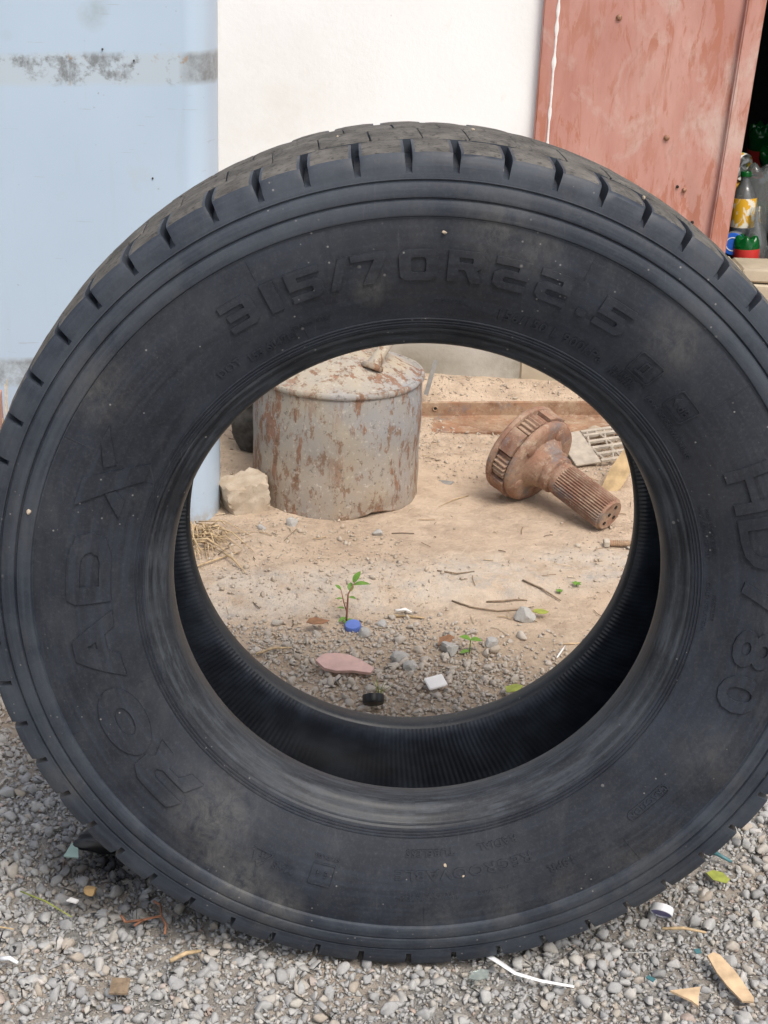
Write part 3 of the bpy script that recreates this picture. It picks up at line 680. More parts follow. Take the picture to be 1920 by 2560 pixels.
for x, z in ((-.558, .968), (-.500, .950), (-.47, .735)):
    V, F = lathe_geo([(.0001, .0014), (.0012, .0012), (.0019, 0), (.0019, -.004)], 10)
    under(mesh_obj('screw', [(x + a, CY + .0005 - c_, z + b_) for a, b_, c_ in V], F, M_DARKCONC), cab)

# ------------------------------------------------------------------ the tyre
TC = Vector((0.04465, 1.43650, 0.50142)); TN = Vector((-0.03035, 0.99906, -0.03107)).normalized()
TX = Vector((0.041963, -0.382059, -0.923185)).cross(TN).normalized(); TZ = TX.cross(TN).normalized()
tm = Matrix(((TX.x, TN.x, TZ.x, 0), (TX.y, TN.y, TZ.y, 0), (TX.z, TN.z, TZ.z, 0), (0, 0, 0, 1)))
tm.translation = TC - TZ * TYRE_R
tyre = empty('truck_tyre', mat=tm)
tag(tyre, 'large worn black truck tyre standing upright on the gravel', 'tyre')
TW = 0.300
def P(y, r, th): return (r * math.sin(th), y, r * math.cos(th) + TYRE_R)
def revolve(name, prof, mat, seg=288, parent=tyre, fn=None, smooth=40):
    V = []; F = []; n = len(prof)
    for k in range(seg):
        th = 2 * math.pi * k / seg
        for i, (y, r) in enumerate(prof):
            if fn: y, r = fn(i, y, r, th)
            V.append(P(y, r, th))
    for k in range(seg):
        a = k * n; b = ((k + 1) % seg) * n
        for i in range(n - 1): F.append((a + i, b + i, b + i + 1, a + i + 1))
    o = mesh_obj(name, V, F, mat, parent, smooth); return o
KR = np.array([.3105, .325, .345, .365, .385, .405, .420, .431]); KY = np.array([.0215, .0150, .0050, -.0025, -.0070, -.0090, -.0092, -.0084])
cf = np.polyfit(KR, KY, 4)
def yside(r): return float(np.polyval(cf, r))
side = []
for r in np.linspace(.3105, .3135, 3)[:2]: side.append((yside(r), r))
for r0 in (.3140, .3172, .3204):
    side += [(yside(r0 - .0009), r0 - .0009), (yside(r0) - .0011, r0 - .0004), (yside(r0) - .0011, r0 + .0004), (yside(r0 + .0009), r0 + .0009)]
for r in np.linspace(.3235, .4300, 22): side.append((yside(r), r))
ridge = [(yside(.4300), .4300), (-.0084, .4308), (-.0114, .4322), (-.0122, .4345), (-.0120, .4420), (-.0104, .4470), (-.0076, .4484), (-.0074, .4490), (-.0100, .4503), (-.0104, .4525), (-.0092, .4600), (-.0074, .4648), (-.0040, .4662), (-.0038, .4670), (-.0064, .4680), (-.0060, .4699)]
bead = [(.0750, .2880), (.0735, .2858), (.069, .2838), (.062, .2838), (.051, .2850), (.0430, .2872), (.0375, .2905), (.0345, .2948), (.0325, .2990), (.0300, .3022), (.0262, .3042), (.0245, .3060), (.0240, .3085), (.0215, .3105)]
def mirror(p): return [(TW - y, r) for y, r in p][::-1]
def wob(i, y, r, th): return y + .0006 * math.sin(5 * th + r * 40) , r
revolve('sidewall', side, M_SIDE, 360)
revolve('shoulder_ring', ridge, M_LUG, 360)
revolve('bead', bead, M_BEAD, 300)
revolve('sidewall', mirror(side), M_SIDE, 200)
revolve('shoulder_ring', mirror(ridge), M_LUG, 200)
revolve('bead', mirror(bead), M_BEADR, 240)
lin0 = [(.0750, .2880), (.0775, .301), (.072, .320), (.060, .350), (.046, .385), (.038, .415), (.038, .437), (.048, .455), (.070, .467), (.10, .4715), (.15, .473)]
ly = np.array([p[0] for p in lin0]); lr = np.array([p[1] for p in lin0]); tt = np.linspace(0, 1, len(lin0)); ts = np.linspace(0, 1, 26)
half = list(zip(np.interp(ts, tt, ly), np.interp(ts, tt, lr))); lin = half + mirror(half)[1:]
NR = 330
LT = np.gradient(np.array(lin), axis=0); LT /= np.linalg.norm(LT, axis=1)[:, None]
def ribs(i, y, r, th):
    ph = NR * (th + .12 * math.sin((y - .15) * 9)); w = .5 + .5 * math.cos(ph)
    edge = min(1.0, i / 1.0, (len(lin) - 1 - i) / 1.0)
    a = (.0014 * (w ** 2) * (.75 + .5 * math.sin(th * 7.3 + y * 20)) + (.0009 if i in (8, 14, 37, 43) else 0.0)) * edge
    return y + a * LT[i][1], r - a * LT[i][0]
revolve('inner_liner', lin, M_LINER, NR * 4, fn=ribs, smooth=True)
tb = [(-.0062, .4699), (-.0054, .4740), (-.0010, .4752), (.0040, .4772), (.0100, .4790), (.020, .4802), (.070, .4840), (.15, .4860)]
revolve('tread_base', tb + mirror(tb)[1:], M_LUG, 300)
# notch angles read round the front shoulder, gaps filled at the same pitch
NA = [-172.06, -165.51, -158.59, -152.16, -145.42, -138.69, -132.43, -126.61, -120.59, -114.5, -108.35, -101.9, -95.6, -89.2, -82.6, -76.0, -69.48, -63.78, -57.66, -51.06, -44.96, -38.6, -32.87, -26.57, -20.49, -14.59, -8.41, -2.19, 3.51, 9.60, 15.73, 21.53, 27.40, 33.22, 39.12, 45.0, 50.9, 56.8, 62.6, 68.5, 74.5, 80.4, 86.2, 92.1, 98.0, 103.8, 109.7, 115.5, 121.32, 127.84, 133.92, 140.88, 147.38, 153.65, 160.71, 167.40, 174.17, 180.88]
def shoulder_block(a0, a1, flip, seed):
    r = random.Random(seed); sec = [(.014, .476), (-.0060, .4699), (-.0046, .4800), (-.0022, .4892), (.0016, .4938), (.0110, .4962), (.0400, .4985), (.0660, .4997), (.0690, .4985), (.0690, .4820)]
    rm = .494; g = .0034; L = (a1 - a0) * rm
    ds = [g, g + .0035, g + .012, L * .5, L - g - .012, L - g - .0035, L - g]
    V = []; F = []; FM = []; n = len(sec); wear = r.uniform(-.0008, .0004)
    for q, d in enumerate(ds):
        endk = q in (0, len(ds) - 1); sub = q in (1, len(ds) - 2)
        for i, (y, rr) in enumerate(sec):
            dd_ = d; R2 = rr + (wear if 3 < i < 9 else 0)
            if endk and 2 < i < 9: R2 -= .0007 if i > 3 else .0003; dd_ = d + (.0007 if q == 0 else -.0007)
            if endk and i == 3: y += .0015
            if sub and 3 < i < 9: R2 -= .0005
            V.append(P((TW - y) if flip else y, R2, a0 + dd_ / rm))
    for q in range(len(ds) - 1):
        for i in range(n):
            f = (q * n + i, (q + 1) * n + i, (q + 1) * n + (i + 1) % n, q * n + (i + 1) % n)
            F.append(f[::-1] if flip else f); FM.append(1 if i in (4, 5, 6, 7) and 0 < q < len(ds) - 2 else 0)
    f0 = tuple(range(n)); f1 = tuple((len(ds) - 1) * n + i for i in range(n))[::-1]
    F.append(f0[::-1] if flip else f0); F.append(f1[::-1] if flip else f1); FM += [0, 0]
    return mesh_obj('tread_block', V, F, [M_LUG, M_TREAD], tyre, 30, FM)
def mid_block(a0, a1, y0, y1, seed):
    r = random.Random(seed); rm = .50; g = .0006; L = (a1 - a0) * rm; ds = [g, g + .002, L * .5, L - g - .002, L - g]
    top = lambda y: .5000 + .0030 * (1 - ((y - .15) / .085) ** 2)
    wear = r.uniform(-.0012, .0006); sk = r.uniform(-.004, .004)
    sec = [(y0, .484), (y0, top(y0) - .0015), (y0 + .002, top(y0)), ((y0 + y1) / 2, top((y0 + y1) / 2)), (y1 - .002, top(y1)), (y1, top(y1) - .0015), (y1, .484)]
    V = []; F = []; FM = []; n = len(sec)
    for q, d in enumerate(ds):
        for i, (y, rr) in enumerate(sec):
            R2 = rr + wear * .4 - (.0009 if q in (0, 4) and 0 < i < 6 else 0)
            V.append(P(y, R2, a0 + (d + .010 * math.sin((y - y0) / (y1 - y0) * 6.28) + sk * .2) / rm))
    for q in range(len(ds) - 1):
        for i in range(n): F.append((q * n + i, (q + 1) * n + i, (q + 1) * n + (i + 1) % n, q * n + (i + 1) % n)); FM.append(1 if i in (1, 2, 3, 4) else 0)
    F.append(tuple(range(n))); F.append(tuple((len(ds) - 1) * n + i for i in range(n))[::-1]); FM += [0, 0]
    return mesh_obj('tread_block', V, F, [M_LUG, M_TREAD], tyre, 30, FM)
ends = NA + [NA[0] + 360]
for i in range(len(NA)):
    a0, a1 = R_(ends[i]), R_(ends[i + 1]); s = R_(2.9)
    shoulder_block(a0, a1, False, i); shoulder_block(a0 + s, a1 + s, True, 100 + i)
    mid_block(a0 + s * .6, a1 + s * .6, .0735, .1475, 200 + i); mid_block(a0 - s * .5, a1 - s * .5, .1525, .2265, 300 + i)

# ---- moulded lettering and marks on the front sidewall
def emboss(name, verts2, tris, th0, r0, rise=.0010, flip=False, maxlen=.006):
    """bend flat (s, h) geometry round the sidewall: s along the arc, h outwards from radius r0"""
    bm = bmesh.new(); vs = [bm.verts.new((a, b, 0)) for a, b in verts2]
    for t in tris:
        try: bm.faces.new([vs[i] for i in t])
        except ValueError: pass
    bmesh.ops.remove_doubles(bm, verts=bm.verts, dist=1e-5)
    bmesh.ops.triangulate(bm, faces=bm.faces)
    for _ in range(5):
        lg = [e for e in bm.edges if e.calc_length() > maxlen]
        if not lg: break
        bmesh.ops.subdivide_edges(bm, edges=lg, cuts=1); bmesh.ops.triangulate(bm, faces=bm.faces)
    ret = bmesh.ops.extrude_face_region(bm, geom=bm.faces[:])
    for g_ in ret['geom']:
        if isinstance(g_, bmesh.types.BMVert): g_.co.z = 1.0
    for v in bm.verts:
        s, h, k = v.co; r = r0 + (-h if flip else h); a = th0 + (-s if flip else s) / (r0 + .02)
        v.co = P(yside(min(r, .4305)) - (rise if k > .5 else -.0012), r, a)
    return bm_obj(name, bm, M_SIDE, tyre, False)
from mathutils.geometry import tessellate_polygon
def fill(polys):
    pl = [[Vector((x, y, 0)) for x, y in p] for p in polys]
    return [(v.x, v.y) for p in pl for v in p], tessellate_polygon(pl)
def rrect(x0, x1, y0, y1, r, n=5):
    o = []
    for cx, cy, a in ((x1 - r, y1 - r, 0), (x0 + r, y1 - r, 90), (x0 + r, y0 + r, 180), (x1 - r, y0 + r, 270)):
        for k in range(n + 1): t = R_(a + 90 * k / n); o.append((cx + r * math.cos(t), cy + r * math.sin(t)))
    return o
def ell(cx, cy, rx, ry, n=28): return [(cx + rx * math.cos(6.2832 * k / n), cy + ry * math.sin(6.2832 * k / n)) for k in range(n)]
g5 = [(4, 5), (0, 5), (0, 2.05), (2.6, 2.05), (2.8, 1.85), (2.8, 1.3), (2.6, 1.1), (0, 1.1), (0, 0), (3.2, 0), (4, .8), (4, 2.4), (3.2, 3.1), (1.25, 3.1), (1.25, 3.9), (4, 3.9)]
GL = {'3': [[(0, 5), (3.2, 5), (4, 4.2), (4, .8), (3.2, 0), (0, 0), (0, 1.1), (2.6, 1.1), (2.8, 1.3), (2.8, 1.95), (.4, 1.95), (.4, 3.05), (2.8, 3.05), (2.8, 3.7), (2.6, 3.9), (0, 3.9)]],
      '1': [[(1.2, 0), (2.8, 0), (2.8, 5), (1.2, 5)]], '5': [g5], '2': [[(4 - x, y) for x, y in g5]],
      '/': [[(.6, 0), (1.7, 0), (3.4, 5), (2.3, 5)]], '7': [[(0, 5), (4, 5), (4, 4.2), (2.3, 0), (.9, 0), (2.6, 3.9), (0, 3.9)]],
      '0': [rrect(-.2, 4.2, 0, 5, 1.1), rrect(1.15, 2.85, 1.25, 3.75, .4)], 'R': [[(0, 0), (0, 5), (3.3, 5), (4, 4.3), (4, 2.7), (3.4, 2.1), (4.2, 0), (2.8, 0), (2.0, 2), (1.25, 2), (1.25, 0)], [(1.25, 3.1), (1.25, 3.95), (2.7, 3.95), (2.8, 3.8), (2.8, 3.2), (2.7, 3.1)]],
      '.': [rrect(1.4, 2.6, 0, 1.2, .4)]}
for ch, a in zip('315/70R22.5', (-30.0, -24.4, -18.9, -13.5, -8.6, -1.1, 6.1, 13.3, 20.3, 25.9, 30.9)):
    s = .0330 / 5; v2, tr = fill(GL[ch]); emboss('raised_numeral', [((x - 2) * s * 1.38, y * s) for x, y in v2], tr, R_(a), .3655, .0026)
GB = {'R': ([[(0, 0), (.25, .42), (1.05, .42), (1.18, .5), (1.18, .58), (1.05, .66), (.1, .66), (.28, 1), (1.30, 1), (1.62, .84), (1.66, .5), (1.48, .34), (1.72, 0), (1.22, 0), (.98, .28), (.62, .28), (.44, 0)]]),
      'O': [ell(.95, .5, .95, .52), ell(.95, .48, .40, .19)],
      'A': [[(0, 0), (.72, 1), (1.22, 1), (1.86, 0), (1.42, 0), (1.26, .24), (.86, .24), (.62, 0)], [(.92, .46), (1.12, .46), (1.02, .68)]],
      'D': [[(0, 0), (.20, .42), (.84, .42), (.98, .32), (.98, .20), (.62, .20), (.46, 0), (1.1, 0), (1.72, .2), (1.80, .5), (1.66, .86), (1.2, 1), (.10, 1), (.0, .78), (.9, .78), (1.25, .68), (1.3, .5), (1.22, .36), (1.05, .22), (.9, .2), (.84, .16), (.1, .12)]],
      'X': [[(.15, 1.05), (.78, 1.05), (1.62, -.25), (1.12, -.25)], [(0, 0), (.58, .46), (.70, .26), (.5, 0)], [(1.18, .70), (1.72, 1.0), (2.1, 1.0), (1.35, .46)]]}
GB['D'] = [[(0, 0), (1.15, 0), (1.65, .16), (1.80, .5), (1.65, .86), (1.15, 1), (.12, 1), (0, .80)], [(.42, .26), (.42, .70), (1.05, .70), (1.25, .62), (1.32, .48), (1.22, .32), (1.05, .26)]]
for ch, a in zip('ROADX', (-126.5, -113.8, -98.6, -83.0, -66.5)):
    s = .047
    for poly in ([[p] for p in GB[ch]] if ch == 'X' else [GB[ch]]):
        v2, tr = fill(poly); emboss('raised_letter', [((x - .92) * s, y * s) for x, y in v2], tr, R_(a), .346, .0026)
def text_geo(body, height, width=1.0, bold=0.0, space=1.0):
    cu = bpy.data.curves.new('t', 'FONT'); cu.body = body; cu.align_x = 'CENTER'; cu.size = height / 0.69; cu.offset = bold; cu.space_character = space; cu.resolution_u = 3
    ob = bpy.data.objects.new('t', cu); C.objects.link(ob); bpy.context.view_layer.update()
    me = bpy.data.meshes.new_from_object(ob.evaluated_get(bpy.context.evaluated_depsgraph_get()))
    v = [(p.co.x * width, p.co.y) for p in me.vertices]; f = [tuple(p.vertices) for p in me.polygons]
    bpy.data.objects.remove(ob); bpy.data.curves.remove(cu); bpy.data.meshes.remove(me); return v, f
for ch, a, w in (('H', 69.0, 1.35), ('D', 78.6, 1.45), ('7', 88.6, 1.5), ('8', 98.4, 1.5), ('0', 107.0, 1.5)):
    v2, f = text_geo(ch, .044, w, .0016); emboss('raised_letter', v2, f, R_(a), .3630, .0026)
for body, a, r0, hh, w, flip in (('DOT', -37.4, .334, .0085, 1.1, 0), ('153 6047LY', -28.5, .3295, .0085, 1.0, 0), ('156/150 L 900kPa', 23.6, .3315, .0105, 1.1, 0), ('ENERGY', 39.3, .3355, .0050, 1.1, 0), ('EFFICIENT', 39.3, .3285, .0050, 1.1, 0),
                                 ('LOW NOISE', 49.0, .3345, .0050, 1.1, 0), ('WARNING', 56.5, .3330, .0050, 1.2, 0), ('18PR', 152.8, .3800, .0095, 1.2, 0), ('REGROOVABLE', 170.6, .3560, .0115, 1.45, 0), ('RADIAL', 163.0, .3335, .0075, 1.3, 0), ('TUBELESS', 177.0, .3335, .0075, 1.25, 0),
                                 ('TRACTION', 133.2, .3735, .0062, 1.3, 0), ('M+S', -155.2, .3775, .0085, 1.2, 0), ('STUDLESS', -162.5, .3520, .0040, 1.2, 0)):
    v2, f = text_geo(body, hh, w, .0002, 1.08); emboss('moulded_text', v2, f, R_(a), r0, .0013, False, .008)
def frame2(poly, inner): return fill([poly, inner])
def rrect_c(w, h, r): return rrect(-w / 2, w / 2, -h / 2, h / 2, r, 4)
for a, r0 in ((40.9, .3580), (50.5, .3580)):
    v2, tr = frame2(rrect_c(.034, .027, .003), rrect_c(.0316, .0246, .0024)); emboss('moulded_badge', v2, tr, R_(a), r0, .0017)
v2, tr = fill([[(-.009, -.007), (-.005, -.007), (-.005, .006), (.004, .006), (.004, -.007), (.008, -.007), (.008, -.0095), (-.009, -.0095)], [(-.003, -.006), (-.003, .004), (.002, .004), (.002, -.006)]]); emboss('moulded_badge', v2, tr, R_(40.9), .3585, .0014)
v2, tr = fill([[(-.011, .002), (-.006, -.004), (-.006, .008)]]); emboss('moulded_badge', v2, tr, R_(50.2), .357, .0014)
v2, tr = text_geo('dB', .009, 1.1); emboss('moulded_badge', v2, tr, R_(51.3), .353, .0014)
v2, tr = frame2(rrect_c(.064, .013, .0064), rrect_c(.0616, .0106, .0052)); emboss('moulded_badge', v2, tr, R_(133.2), .3767, .0015)
v2, tr = frame2(rrect_c(.030, .027, .002), rrect_c(.0276, .0246, .0016)); emboss('moulded_badge', v2, tr, R_(-162.4), .3745, .0016)
v2, tr = text_geo('E 4', .008, 1.1); emboss('moulded_badge', v2, tr, R_(-162.4), .370, .0014)
tri_o = [(-.014, -.010), (.0, .013), (.005, .006), (.008, .010), (.015, -.010)]
v2, tr = frame2(tri_o, [(x * .80, y * .80 - .0006) for x, y in tri_o]); emboss('moulded_badge', v2, tr, R_(-150.8), .3800, .0016)
for k in range(3):
    ca, sa = math.cos(k * math.pi / 3), math.sin(k * math.pi / 3); q = [(-.0055, -.0006 - k * 1e-5), (.0055, -.0006), (.0055, .0006), (-.0055, .0006)]
    v2, tr = fill([[(x * ca - y * sa, x * sa + y * ca - .002) for x, y in q]]); emboss('moulded_badge', v2, tr, R_(-150.8), .3800, .0013 + k * .00012)
# tiny safety text rings and mould seams
for a, r0, body in ((-20.5, .3370, 'TREAD PLIES'), (4.5, .3400, 'SIDEWALL'), (76.0, .3250, 'MAX LOAD SINGLE'), (76.0, .3320, 'MAX LOAD DUAL'), (92.0, .3250, 'COLD INFLATION'), (92.0, .3320, 'PRESSURE'), (178, .3840, 'TREAD 5 PLIES STEEL'), (178, .3900, 'SIDEWALL 1 PLY STEEL'), (166, .3880, 'MAX LOAD')):
    v2, f = text_geo(body, .0042, 1.2, 0, 1.1); emboss('moulded_text', v2, f, R_(a), r0, .0006, False, .01)
for a, r0, r1 in ((-25.5, .405, .4300), (24.0, .402, .4300), (53.5, .385, .4300), (-62.5, .405, .4300), (-112.0, .415, .430), (141.0, .395, .4300), (178.5, .40, .43), (-65, .3115, .333), (-108, .3115, .335), (-22.0, .312, .335), (57.5, .3115, .322), (-140, .312, .33)):
    v2, tr = fill([[(-.0005, 0), (.0005, 0), (.0005, r1 - r0), (-.0005, r1 - r0)]]); emboss('mould_seam', v2, tr, R_(a), r0, .0006)

# ------------------------------------------------------------------ rusty drum behind the tyre
BX, BY, BZ = -.112, 2.992, .012
drum = empty('rusty_drum', (BX, BY, BZ)); tag(drum, 'squat rusty grey metal drum with dusty domed lid standing on the slab', 'drum')
def dent(p, a, r, z):
    x, y, zz = p; k = r / .187
    d = .004 * mnoise.noise((math.cos(a) * 1.6, math.sin(a) * 1.6, z * 6)) + .0015 * mnoise.noise((math.cos(a) * 7, math.sin(a) * 7, z * 22))
    if z < .05:   # torn, lifted lower edge on the right-hand front
        t = max(0.0, 1 - abs(((a - R_(-58) + math.pi) % (2 * math.pi)) - math.pi) / .42)
        zz += t * (.016 + .010 * mnoise.noise((a * 18, 0, 0))) * (1 - z / .05)
        d -= t * .008 * (1 - z / .05)
    return (x * (1 + d * k / max(r, .02)), y * (1 + d * k / max(r, .02)), zz)
prof = [(.178, 0.0), (.184, .001), (.187, .006)] + [(.1855 + .0012 * math.sin(z * 40), z) for z in np.linspace(.014, .268, 26)] + [(.184, .276)]
mesh_obj('body', *lathe_geo(prof, 128, dent), M_BARREL, drum, 40)
prof = [(.1835, .274), (.1875, .2755), (.1895, .279), (.1895, .2845), (.187, .288), (.1835, .2885), (.180, .286)]
mesh_obj('rim', *lathe_geo(prof, 128, dent), M_BARREL, drum, 40)
def lump(p, a, r, z): return (p[0], p[1], z + .0035 * mnoise.noise((p[0] * 22, p[1] * 22, 2)) + .0015 * mnoise.noise((p[0] * 70, p[1] * 70, 5)))
prof = [(.1815, .2845), (.176, .287), (.165, .2925), (.150, .299), (.130, .3075), (.105, .318), (.08, .327), (.05, .334), (.02, .337), (.0001, .3375)]
mesh_obj('lid', *lathe_geo(prof, 96, lump, cap=False), M_BARREL, drum, 50)
V, F = tube_geo([(.075, -.075, .318), (.088, -.060, .340), (.108, -.030, .366), (.122, 0, .385), (.120, .03, .395)], [.017, .0135, .0125, .013, .013], 12)
mesh_obj('spout', V, F, M_BARREL, drum, 50)
V, F = lathe_geo([(.022, .0), (.025, .004), (.024, .010), (.016, .014)], 20)
mesh_obj('spout_collar', V, F, M_BARREL, drum, 50, loc=(.072, -.078, .312), rot=(R_(-25), R_(20), 0))

# limestone block
def rock(name, size, seed, mat, sub=4, planes=12, loc=(0, 0, 0), rot=(0, 0, 0), rough=.03, boxy=0.0, spread=(.70, 1.0)):
    r = np.random.default_rng(seed); V, F = ico(sub)
    pn = r.normal(size=(planes, 3)); pn /= np.linalg.norm(pn, axis=1)[:, None]; pd = r.uniform(spread[0], spread[1], planes)
    if boxy: pn = np.concatenate([pn, np.array([[1, 0, 0], [-1, 0, 0], [0, 1, 0], [0, -1, 0], [0, 0, 1], [0, 0, -1]]) + r.normal(0, .09, (6, 3))]); pd = np.concatenate([pd + .25, np.full(6, boxy)])
    d = V @ pn.T; lim = np.where(d > 0.02, pd / np.maximum(d, 0.02), 9.0).min(1); Q = V * np.minimum(lim, 1.25)[:, None]
    nn = np.array([mnoise.fractal(Vector(q * 2.6 + seed), 1.0, 2.0, 5) for q in Q]); Q = Q * (1 + rough * nn[:, None])
    return mesh_obj(name, Q * np.array(size), F.tolist(), mat, None, 28, loc=loc, rot=rot)
M_ROCK = Mat('rough_limestone'); _m = M_ROCK
_c = _m.mix(_m.ramp(_m.noise(16, 6, .65), [(.35, 0.), (.65, 1.)]), (.37, .29, .205), (.52, .445, .355)); _c = _m.mix(_m.ramp(_m.noise(70, 5, .7), [(.55, 0.), (.75, .6)]), _c, (.27, .185, .115))
M_ROCK = _m.done(_c, .92, _m.bump(_m.noise(90, 6, .7), .6, .003), spec=.2)
tag(rock('stone_block', (.057, .051, .050), 5, M_ROCK, 4, 8, (-.302, 2.848, .048), (R_(6), R_(-7), R_(20)), .10, .82), 'rough beige limestone block between the pale metal panel and the rusty drum', 'stone')
# dark rough concrete stump behind the drum
def pit(p, a, r, z):
    d = .010 * mnoise.noise((p[0] * 30, p[1] * 30, z * 30)) + .004 * mnoise.noise((p[0] * 90, p[1] * 90, z * 90)); k = 1 + d / max(r, .02)
    return (p[0] * k, p[1] * k, z + d * .4)
V, F = lathe_geo([(.03, .0), (.052, .004), (.062, .025)] + [(.066 + .004 * math.sin(z * 19), z) for z in np.linspace(.05, .36, 26)] + [(.05, .378), (.02, .382)], 56, pit)
tag(mesh_obj('concrete_stump', V, F, M_DARKCONC, None, 50, loc=(-.306, 3.245, .02), rot=(R_(2), R_(-4), 0)), 'dark grey pitted concrete stump half hidden behind the rusty drum', 'stump')

# clay block with straw at the far left of the picture
cb = empty('clay_block', (-.80, 2.60, .02)); tag(cb, 'pink clay block standing on end at the left edge of the picture', 'block')
bevel_box('block', -.075, .048, -.06, .06, 0, .315, .006, M_CLAY, cb, 2, .002, 5, rot=(0, 0, R_(8)))
V, F = [], []
geos = []
for i in range(16):
    a = random.uniform(-.5, .5); x0 = .055 + random.uniform(-.02, .02); y0 = random.uniform(-.05, .02)
    geos.append(tube_geo([(x0, y0, 0), (x0 + a * .04, y0 + .01, .12), (x0 + a * .10, y0 + .02, random.uniform(.25, .36))], [.0022, .0018, .0008], 5))
V, F = merge(*geos)
tag(mesh_obj('straw_tuft', V, F, M_STRAW, None, True, loc=(-.80, 2.58, .015)), 'upright tuft of dry straw beside the pink clay block', 'straw')

# dry straw clump at the cabinet's foot
geos = []
for i in range(80):
    a = random.gauss(R_(-55), .8); ln = random.lognormvariate(math.log(.055), .5); x0 = -.385 + random.gauss(0, .028); y0 = 2.668 + random.gauss(0, .038)
    z0 = h1(x0, y0) + .003 + random.uniform(0, .018); ex, ey = x0 + math.cos(a) * ln, y0 + math.sin(a) * ln
    if max(y0, ey) > 2.745: continue
    geos.append(tube_geo([(x0, y0, z0), ((x0 + ex) / 2, (y0 + ey) / 2, z0 + random.uniform(.002, .016)), (ex, ey, h1(ex, ey) + .003)], [.0014, random.choice((.0008, .0012, .0018, .0030)), .0007], 5))
V, F = merge(*geos)
tag(mesh_obj('straw_clump', V, F, M_STRAW, None, True), 'tangled clump of dry straw at the foot of the pale metal panel', 'straw')

# rusty angle iron lying in front of the plinth
beam = empty('angle_iron', (.36, 3.475, .018), None); tag(beam, 'long rusty steel angle iron lying along the foot of the wall', 'beam')
beam.rotation_euler = (0, R_(-2.2), R_(2.0))
sec = [(-.060, 0), (-.060, .010), (.052, .0105), (.057, .014), (.058, .048), (.066, .050), (.067, 0)]
V = []; F = []; NS = 60
for i in range(NS + 1):
    x = -.48 + 1.20 * i / NS
    for y, z in sec: V.append((x, y + .0012 * mnoise.noise((x * 30, z * 50, y * 40)), z + .0012 * mnoise.noise((x * 25, y * 40, 7))))
n = len(sec)
for i in range(NS):
    for k in range(n): F.append((i * n + k, (i + 1) * n + k, (i + 1) * n + (k + 1) % n, i * n + (k + 1) % n))
F.append(tuple(range(n))); F.append(tuple(NS * n + k for k in range(n))[::-1])
bo = mesh_obj('bar', V, F, M_RUSTB, beam, 35)
bm_ = bmesh.new(); bm_.from_mesh(bo.data); bmesh.ops.recalc_face_normals(bm_, faces=bm_.faces); bm_.to_mesh(bo.data); bm_.free()
for x in (-.235,):
    V, F = lathe_geo([(.0001, .001), (.004, .0006), (.0055, .002), (.0068, .002), (.0075, 0)], 16)
    mesh_obj('bolt_hole_disc', [(x + a, .0565 - c_, .034 + b_) for a, b_, c_ in V], F, [M_DARK, M_RUSTB], beam, 30, [0 if len(f) > 4 or i < 16 else 1 for i, f in enumerate(F)])  # shallow disc with dark centre painted as the hole's shade
V, F = box_geo(-.006, .006, -.0012, .0012, 0, .095)
tag(mesh_obj('flat_bar', V, F, M_STEEL, None, loc=(.098, 3.60, .055), rot=(R_(-12), R_(16), R_(10))), 'short dull steel strip sticking up between drum and angle iron', 'bar')

# ------------------------------------------------------------------ planetary carrier with splined shaft
GE = Vector((.4845, 2.8212, .0505)); GD = Vector((-.675, .678, .291)).normalized()
gm = GD.to_track_quat('Z', 'Y').to_matrix().to_4x4(); gm.translation = GE
gear = empty('planetary_carrier', mat=gm); tag(gear, 'rusty planetary gear carrier with splined shaft lying on the slab', 'gear')
WIN0 = 70
def spline(r0, r1, teeth, z0, z1, fillet=.002):
    V = []; F = []; per = 6; N = teeth * per
    for z, sc_ in ((z0, .93), (z0 + fillet, 1), (z0 + (z1 - z0) * .33, 1), (z0 + (z1 - z0) * .66, 1), (z1 - fillet, 1), (z1, .93)):
        for k in range(N):
            w = (r0, r0, (r0 + r1) / 2, r1, r1, (r0 + r1) / 2)[k % per]; a = 2 * math.pi * k / N
            V.append((w * sc_ * math.cos(a), w * sc_ * math.sin(a), z))
    for i in range(5):
        for k in range(N): F.append((i * N + k, i * N + (k + 1) % N, (i + 1) * N + (k + 1) % N, (i + 1) * N + k))
    F.append(tuple(range(N))[::-1]); F.append(tuple(5 * N + k for k in range(N)))
    return V, F
mesh_obj('splined_shaft', *spline(.0352, .0392, 38, .004, .136), M_RUST, gear, 25)
ec = mesh_obj('shaft_end', *lathe_geo([(.028, .0005), (.0335, -.001), (.0355, .002), (.0355, .006)], 48), M_RUST, gear, 40)
for k in range(4):
    a = R_(30 + 90 * k); rr = .021 if k else 0.004
    V, F = lathe_geo([(.0042, -.0012), (.0042, .003)], 12); mesh_obj('end_hole_disc', [(x + rr * math.cos(a), y + rr * math.sin(a), z) for x, y, z in V], F, M_DARK, ec)  # solid dark discs, their colour standing in for shade inside holes
mesh_obj('collar', *lathe_geo([(.034, .131), (.0385, .137), (.0385, .146), (.0355, .148), (.0355, .153), (.0435, .156), (.0445, .169), (.041, .171), (.042, .176), (.047, .179), (.050, .190), (.055, .199), (.064, .206)], 64, cap=False), M_RUST, gear, 30)
def lobe(p, a, r, z):
    k = 1 + .010 * math.cos(4 * a + .6) * (r > .09) + .005 * mnoise.noise((p[0] * 24, p[1] * 24, z * 30)); return (p[0] * k, p[1] * k, z)
mesh_obj('flange', *lathe_geo([(.05, .2045), (.070, .206), (.085, .2055), (.094, .2075), (.100, .212), (.102, .217), (.101, .2215), (.097, .2235), (.05, .224)], 96, lobe), M_RUST, gear, 35)
